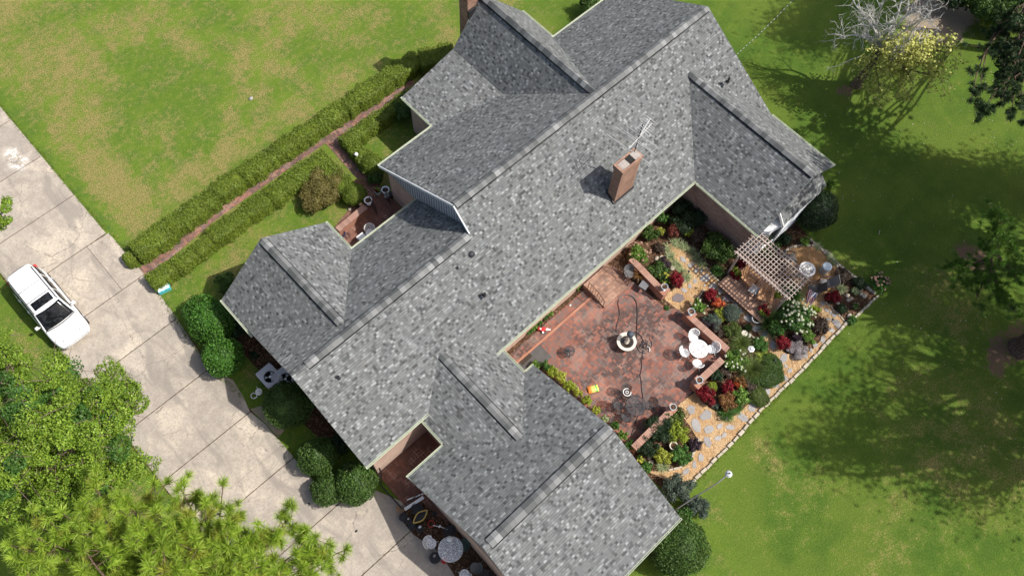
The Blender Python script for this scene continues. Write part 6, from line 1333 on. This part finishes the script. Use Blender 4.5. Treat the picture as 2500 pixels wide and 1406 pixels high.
# clutter at the bottom under the garage eave
ZG = .03
cl = sheet('planting_strip', ccw(pw([(985, 1248), (1030, 1225), (1110, 1290), (1200, 1406), (1290, 1500), (1190, 1500), (1120, 1420), (1075, 1350), (1010, 1305), (985, 1275)])), .036, L['soil'])
q = W(1100, 1340, .75); tb = table((q.x, q.y, ZG), .55, L['whitelace'], 'round white lace iron table in the shade below the garage eave', frame=plain('greyed_white', (.55, .55, .55)))
b = MB(); b.lathe((0, 0, 0), [(.1, 0), (.12, .02), (.1, .2), (.14, .22), (.05, .3), (0, .32)], 6); gobj(b, 'lantern', wf, (*W(1098, 1316, .85).to_2d(), .79), 'white lantern on the shaded white table', 'lantern')
b = MB(); b.lathe((0, 0, 0), [(.05, 0), (.06, .08), (0, .1)], 10); gobj(b, 'cup', wf, (*W(1086, 1350, .8).to_2d(), .79), 'small white cup on the shaded white table', 'cup')
chair((*W(1053, 1326, .5).to_2d(), ZG), -1.0, L['whitelace'], 'white lace chair left of the shaded white table', None, wf)
for x, y, rz, lb, m_ in ((1094, 1296, 2.2, 'dark lace chair under the garage eave above the shaded table', bl), (1129, 1334, 2.8, 'green slatted chair right of the shaded white table', plain('dark_green_metal', (.05, .08, .06))), (1160, 1385, 1.9, 'grey lace chair at the bottom edge under the garage eave', plain('grey_lace', (.16, .155, .14), .6)), (1134, 1402, 1.2, 'white lace chair cut by the bottom edge', L['whitelace']), (1183, 1402, 1.6, 'black and white chair cut by the bottom edge under the garage eave', bl)):
    chair((*W(x, y, .5).to_2d(), ZG), rz, m_, lb, None, bf if m_ is not L['whitelace'] else wf)
def pot(x, y, r, h, mat, lb, cat='pot'):
    b = MB(); b.lathe((0, 0, 0), [(r*.75, 0), (r, h*.9), (r*1.08, h), (r*.9, h), (r*.85, h*.75), (0, h*.75)], 18); gobj(b, 'plant_pot', mat, (*W(x, y, h).to_2d(), ZG), lb, cat)
pot(1062, 1361, .24, .45, plain('black_pot', (.012, .012, .014), .3), 'large black pot with pale stones beside the shaded table'); pot(985, 1262, .19, .4, bf, 'black pot nearest the driveway in the clutter'); pot(997, 1271, .15, .3, bf, 'second black pot in the clutter with white label'); pot(1005, 1284, .17, .32, bf, 'third black pot in the clutter'); pot(1025, 1290, .16, .32, bf, 'black pot with white lining in the clutter'); pot(1018, 1242, .26, .3, bf, 'wide black pot behind the yellow rimmed basin'); pot(1061, 1253, .1, .2, bf, 'small pot under the garage eave')
pot(1085, 1368, .13, .22, L['red'], 'red pail beside the shaded table', 'pail'); stone(1061, 1358, .09, 'pale stone inside the large black pot', .36, .1, L['flag']); stone(1026, 1288, .08, 'white stone in the black pot', .28, .1, L['white']); stone(998, 1268, .05, 'white tag in the second black pot', .28, .08, L['white'])
q = W(1026, 1260, .4); root = empty('basin_planter', (q.x, q.y, ZG), R(0), 'pointed oval planter basin with a yellow rim', 'planter'); b = MB(); sh = [(.42*t, .19*(1-abs(t)**1.7)) for t in np.linspace(-1, 1, 11)]; ring = sh+[(x, -y) for x, y in sh[-2:0:-1]]
b.prism([Vector((x*.85, y*.85, 0)) for x, y in ring][::-1], .05, .3); b.build('basin', bf, root); b = MB(); b.tube([(x, y, .34) for x, y in ring+[ring[0]]], .035, 6); b.build('rim', plain('yellow_rim', (.55, .38, .10), .6, .25), root); root.rotation_euler.z = R(0)
b = MB(); b.tube([(.15*math.cos(a), .15*math.sin(a), .3) for a in np.linspace(0, 6.28, 16)], .016, 5); [b.tube([(.15*math.cos(a), .15*math.sin(a), .3), (.17*math.cos(a), .17*math.sin(a), 0)], .008, 4) for a in (0, 2, 4)]; gobj(b, 'plant_stand', L['red'], (*W(1053, 1278, .3).to_2d(), ZG), 'red wire plant stand ring', 'plant stand')
b = MB(); b.tube([W(1057, 1282, .5)-W(1075, 1285, .5), Vector((0, 0, 0)), W(1093, 1292, .5)-W(1075, 1285, .5)], .018, 5); b.box((-.02, .03, .03), (.12, .08, .06)); gobj(b, 'white_pole', wf, W(1075, 1285, .45), 'thin white pole lying across the clutter', 'pole')
a_, c_ = W(988, 1243, .25), W(1034, 1213, .35); b = MB(); b.bar((0, 0, 0), c_-a_, .14, .05); b.bar((.35, .25, .05), c_-a_+Vector((.1, .12, .05)), .05, .04); gobj(b, 'white_board', wf, a_, 'long white board lying against the side court railing', 'board')
hose([(975, 1235), (968, 1238), (974, 1246), (985, 1243), (978, 1250), (968, 1245), (980, 1238), (990, 1246)], .014, 'orange cord tangle at the corner of the side court', plain('orange_cord', (.5, .24, .07)), 'orange_cord')
rail(W(931, 1150, .1), W(931, 1186, .1), .75, 'dark iron railing at the bush side of the side court', 4, 0, bf); rail(W(936, 1192, .1), W(982, 1243, .1), .75, 'low dark iron railing between driveway and side court', 9, 0, bf); rail(W(985, 1242, .1), W(1028, 1210, .1), .75, 'dark iron railing in front of the garage corner', 7, 0, bf)
stone(754, 1229, .05, 'dark leaf scrap on the driveway', .03, .02, bf, 'debris', 'debris'); stone(870, 1296, .07, 'dark scrap on the shaded driveway', .03, .03, bf, 'debris', 'debris')
# antenna
q = W(1549, 371, 6.85); top_ = 9.4; root = empty('television_antenna', (q.x, q.y, 6.8), 0, 'white rooftop television antenna on a thin mast above the chimney', 'antenna')
b = MB(); b.tube([(0, 0, -.6), (0, 0, 2.25)], .022, 6); b.build('mast', bf, root); wa = plain('aluminium', (.58, .58, .58), .35, .05)
def pt_(x, y, z): return W(x, y, z)-Vector((q.x, q.y, 6.8))
for z_, e0, e1, els in ((1.55, (1536, 363), (1591, 302), [((1482, 328), (1588, 401)), ((1504, 311), (1599, 377)), ((1531, 308), (1597, 354)), ((1519, 315), (1590, 367)), ((1552, 303), (1598, 335))]), (2.15, (1563, 330), (1588, 290), [((1574, 280), (1600, 300)), ((1572, 287), (1597, 305)), ((1568, 290), (1598, 314)), ((1565, 296), (1596, 318)), ((1562, 300), (1592, 323)), ((1560, 305), (1588, 327)), ((1558, 312), (1583, 333))])):
    z = 6.8+z_; b = MB(); b.tube([pt_(*e0, z), pt_(*e1, z)], .016, 5); b.build('boom', wa, root)
    for e in els: b = MB(); b.tube([pt_(*e[0], z), pt_(*e[1], z)], .009, 5); b.build('element', wa, root)
# power line: twisted cable with a pale spiral
a_ = W(1800, 133, 5.2); c_ = W(1975, -40, 7.6); b = MB(); n = 46; P = [a_.lerp(c_, t)-Vector((0, 0, .25*math.sin(math.pi*t))) for t in np.linspace(0, 1, n)]; b.tube(P, .014, 5)
pl = tag(b.build('power_line', plain('cable_black', (.06, .07, .06))), 'overhead black and pale twisted power line to the house gable', 'cable'); b = MB()
for i in range(0, n-1, 2): b.tube([P[i]+Vector((0, 0, .016)), P[i].lerp(P[i+1], .75)+Vector((0, 0, .016))], .016, 4)
b.build('pale_sleeve', plain('pale_cable', (.45, .47, .42)), pl)
for x, y, lb in ((2145, 573, 'pale stick on the shaded back lawn'), (1900, 1004, 'x')):
    if lb != 'x': b = MB(); b.tube([(0, 0, .03), (.25, .12, .03)], .02, 5); gobj(b, 'stick', plain('dry_stick', (.42, .36, .25)), W(x, y), lb, 'stick')

# ---------------------------------------------------------------- loose natural stuff
rng = np.random.default_rng(77)
def scatter_leaves(name, n, poly_fn, size, mat, label, z=.03):
    P = np.array([poly_fn() for _ in range(n)]); P[:, 2] = z; v, f = leaf_geo(P, np.tile([0, 0, 1.], (n, 1)), size, rng, .7, .35)
    o = bpy.data.objects.new(name, raw_mesh(name, v, [f], [mat])); COL.objects.link(o); o['kind'] = 'stuff'; o['label'] = label
scatter_leaves('fallen_leaves', 900, lambda: (rng.uniform(24, 46), rng.uniform(-14, 8), 0), .07, LM('leaf_dry', (.42, .34, .2), (.2, .12, .05), (.6, .55, .42), (.1, .06, .03)), 'small dry leaves scattered on the shaded back lawn')
scatter_leaves('driveway_litter', 260, lambda: (rng.uniform(-5.5, -.6), rng.uniform(0, 40), 0), .045, LM('leaf_litter', (.12, .09, .05), (.2, .15, .08), (.06, .05, .03)), 'tiny leaf litter on the driveway', .045)
def tufts(name, lines, per_m, length, kind, label, jit=.06, w=.012):
    VV = []; FF = []; o = 0
    for a, b_ in lines:
        a, b_ = Vector((a[0], a[1], 0)), Vector((b_[0], b_[1], 0)); n = int((b_-a).length*per_m)
        for i in range(n):
            p = a.lerp(b_, rng.random()); V, Fc = blades(5, length*rng.uniform(.6, 1.3), rng, (.3, 1.3), w, .02, .4, 2); VV.append(V+np.array([p.x+rng.normal()*jit, p.y+rng.normal()*jit, .01])); FF.append(Fc+o); o += len(V)
    ob = bpy.data.objects.new(name, raw_mesh(name, np.concatenate(VV), [np.concatenate(FF)], [pal(kind)])); COL.objects.link(ob); ob['kind'] = 'stuff'; ob['label'] = label
tufts('edge_grass', [((-.38, 28.9), (-.38, 47)), ((-.36, 15.9), (-.75, 18.9)), ((-.75, 19), (-.4, 24)), ((-5.68, 12), (-5.68, 40)), ((-.38, 9.6), (-.4, 14)), ((12.3, -1.14), (24.8, -1.12)), ((-.2, 26.8), (-.3, 28.6))], 26, .13, 'hedge', 'long grass blades creeping over the driveway and stone edges')
tufts('joint_weeds', [((-3.2, 3.2), (2.2, 3.2)), ((-1.6, 28.72), (-.35, 28.74)), ((-5.5, 6.35), (1.5, 6.35)), ((-5.6, 9.53), (-1, 9.53)), ((-5.6, 22.25), (-.6, 22.25))], 9, .06, 'olive', 'small weeds in the driveway joints', .015, .01)
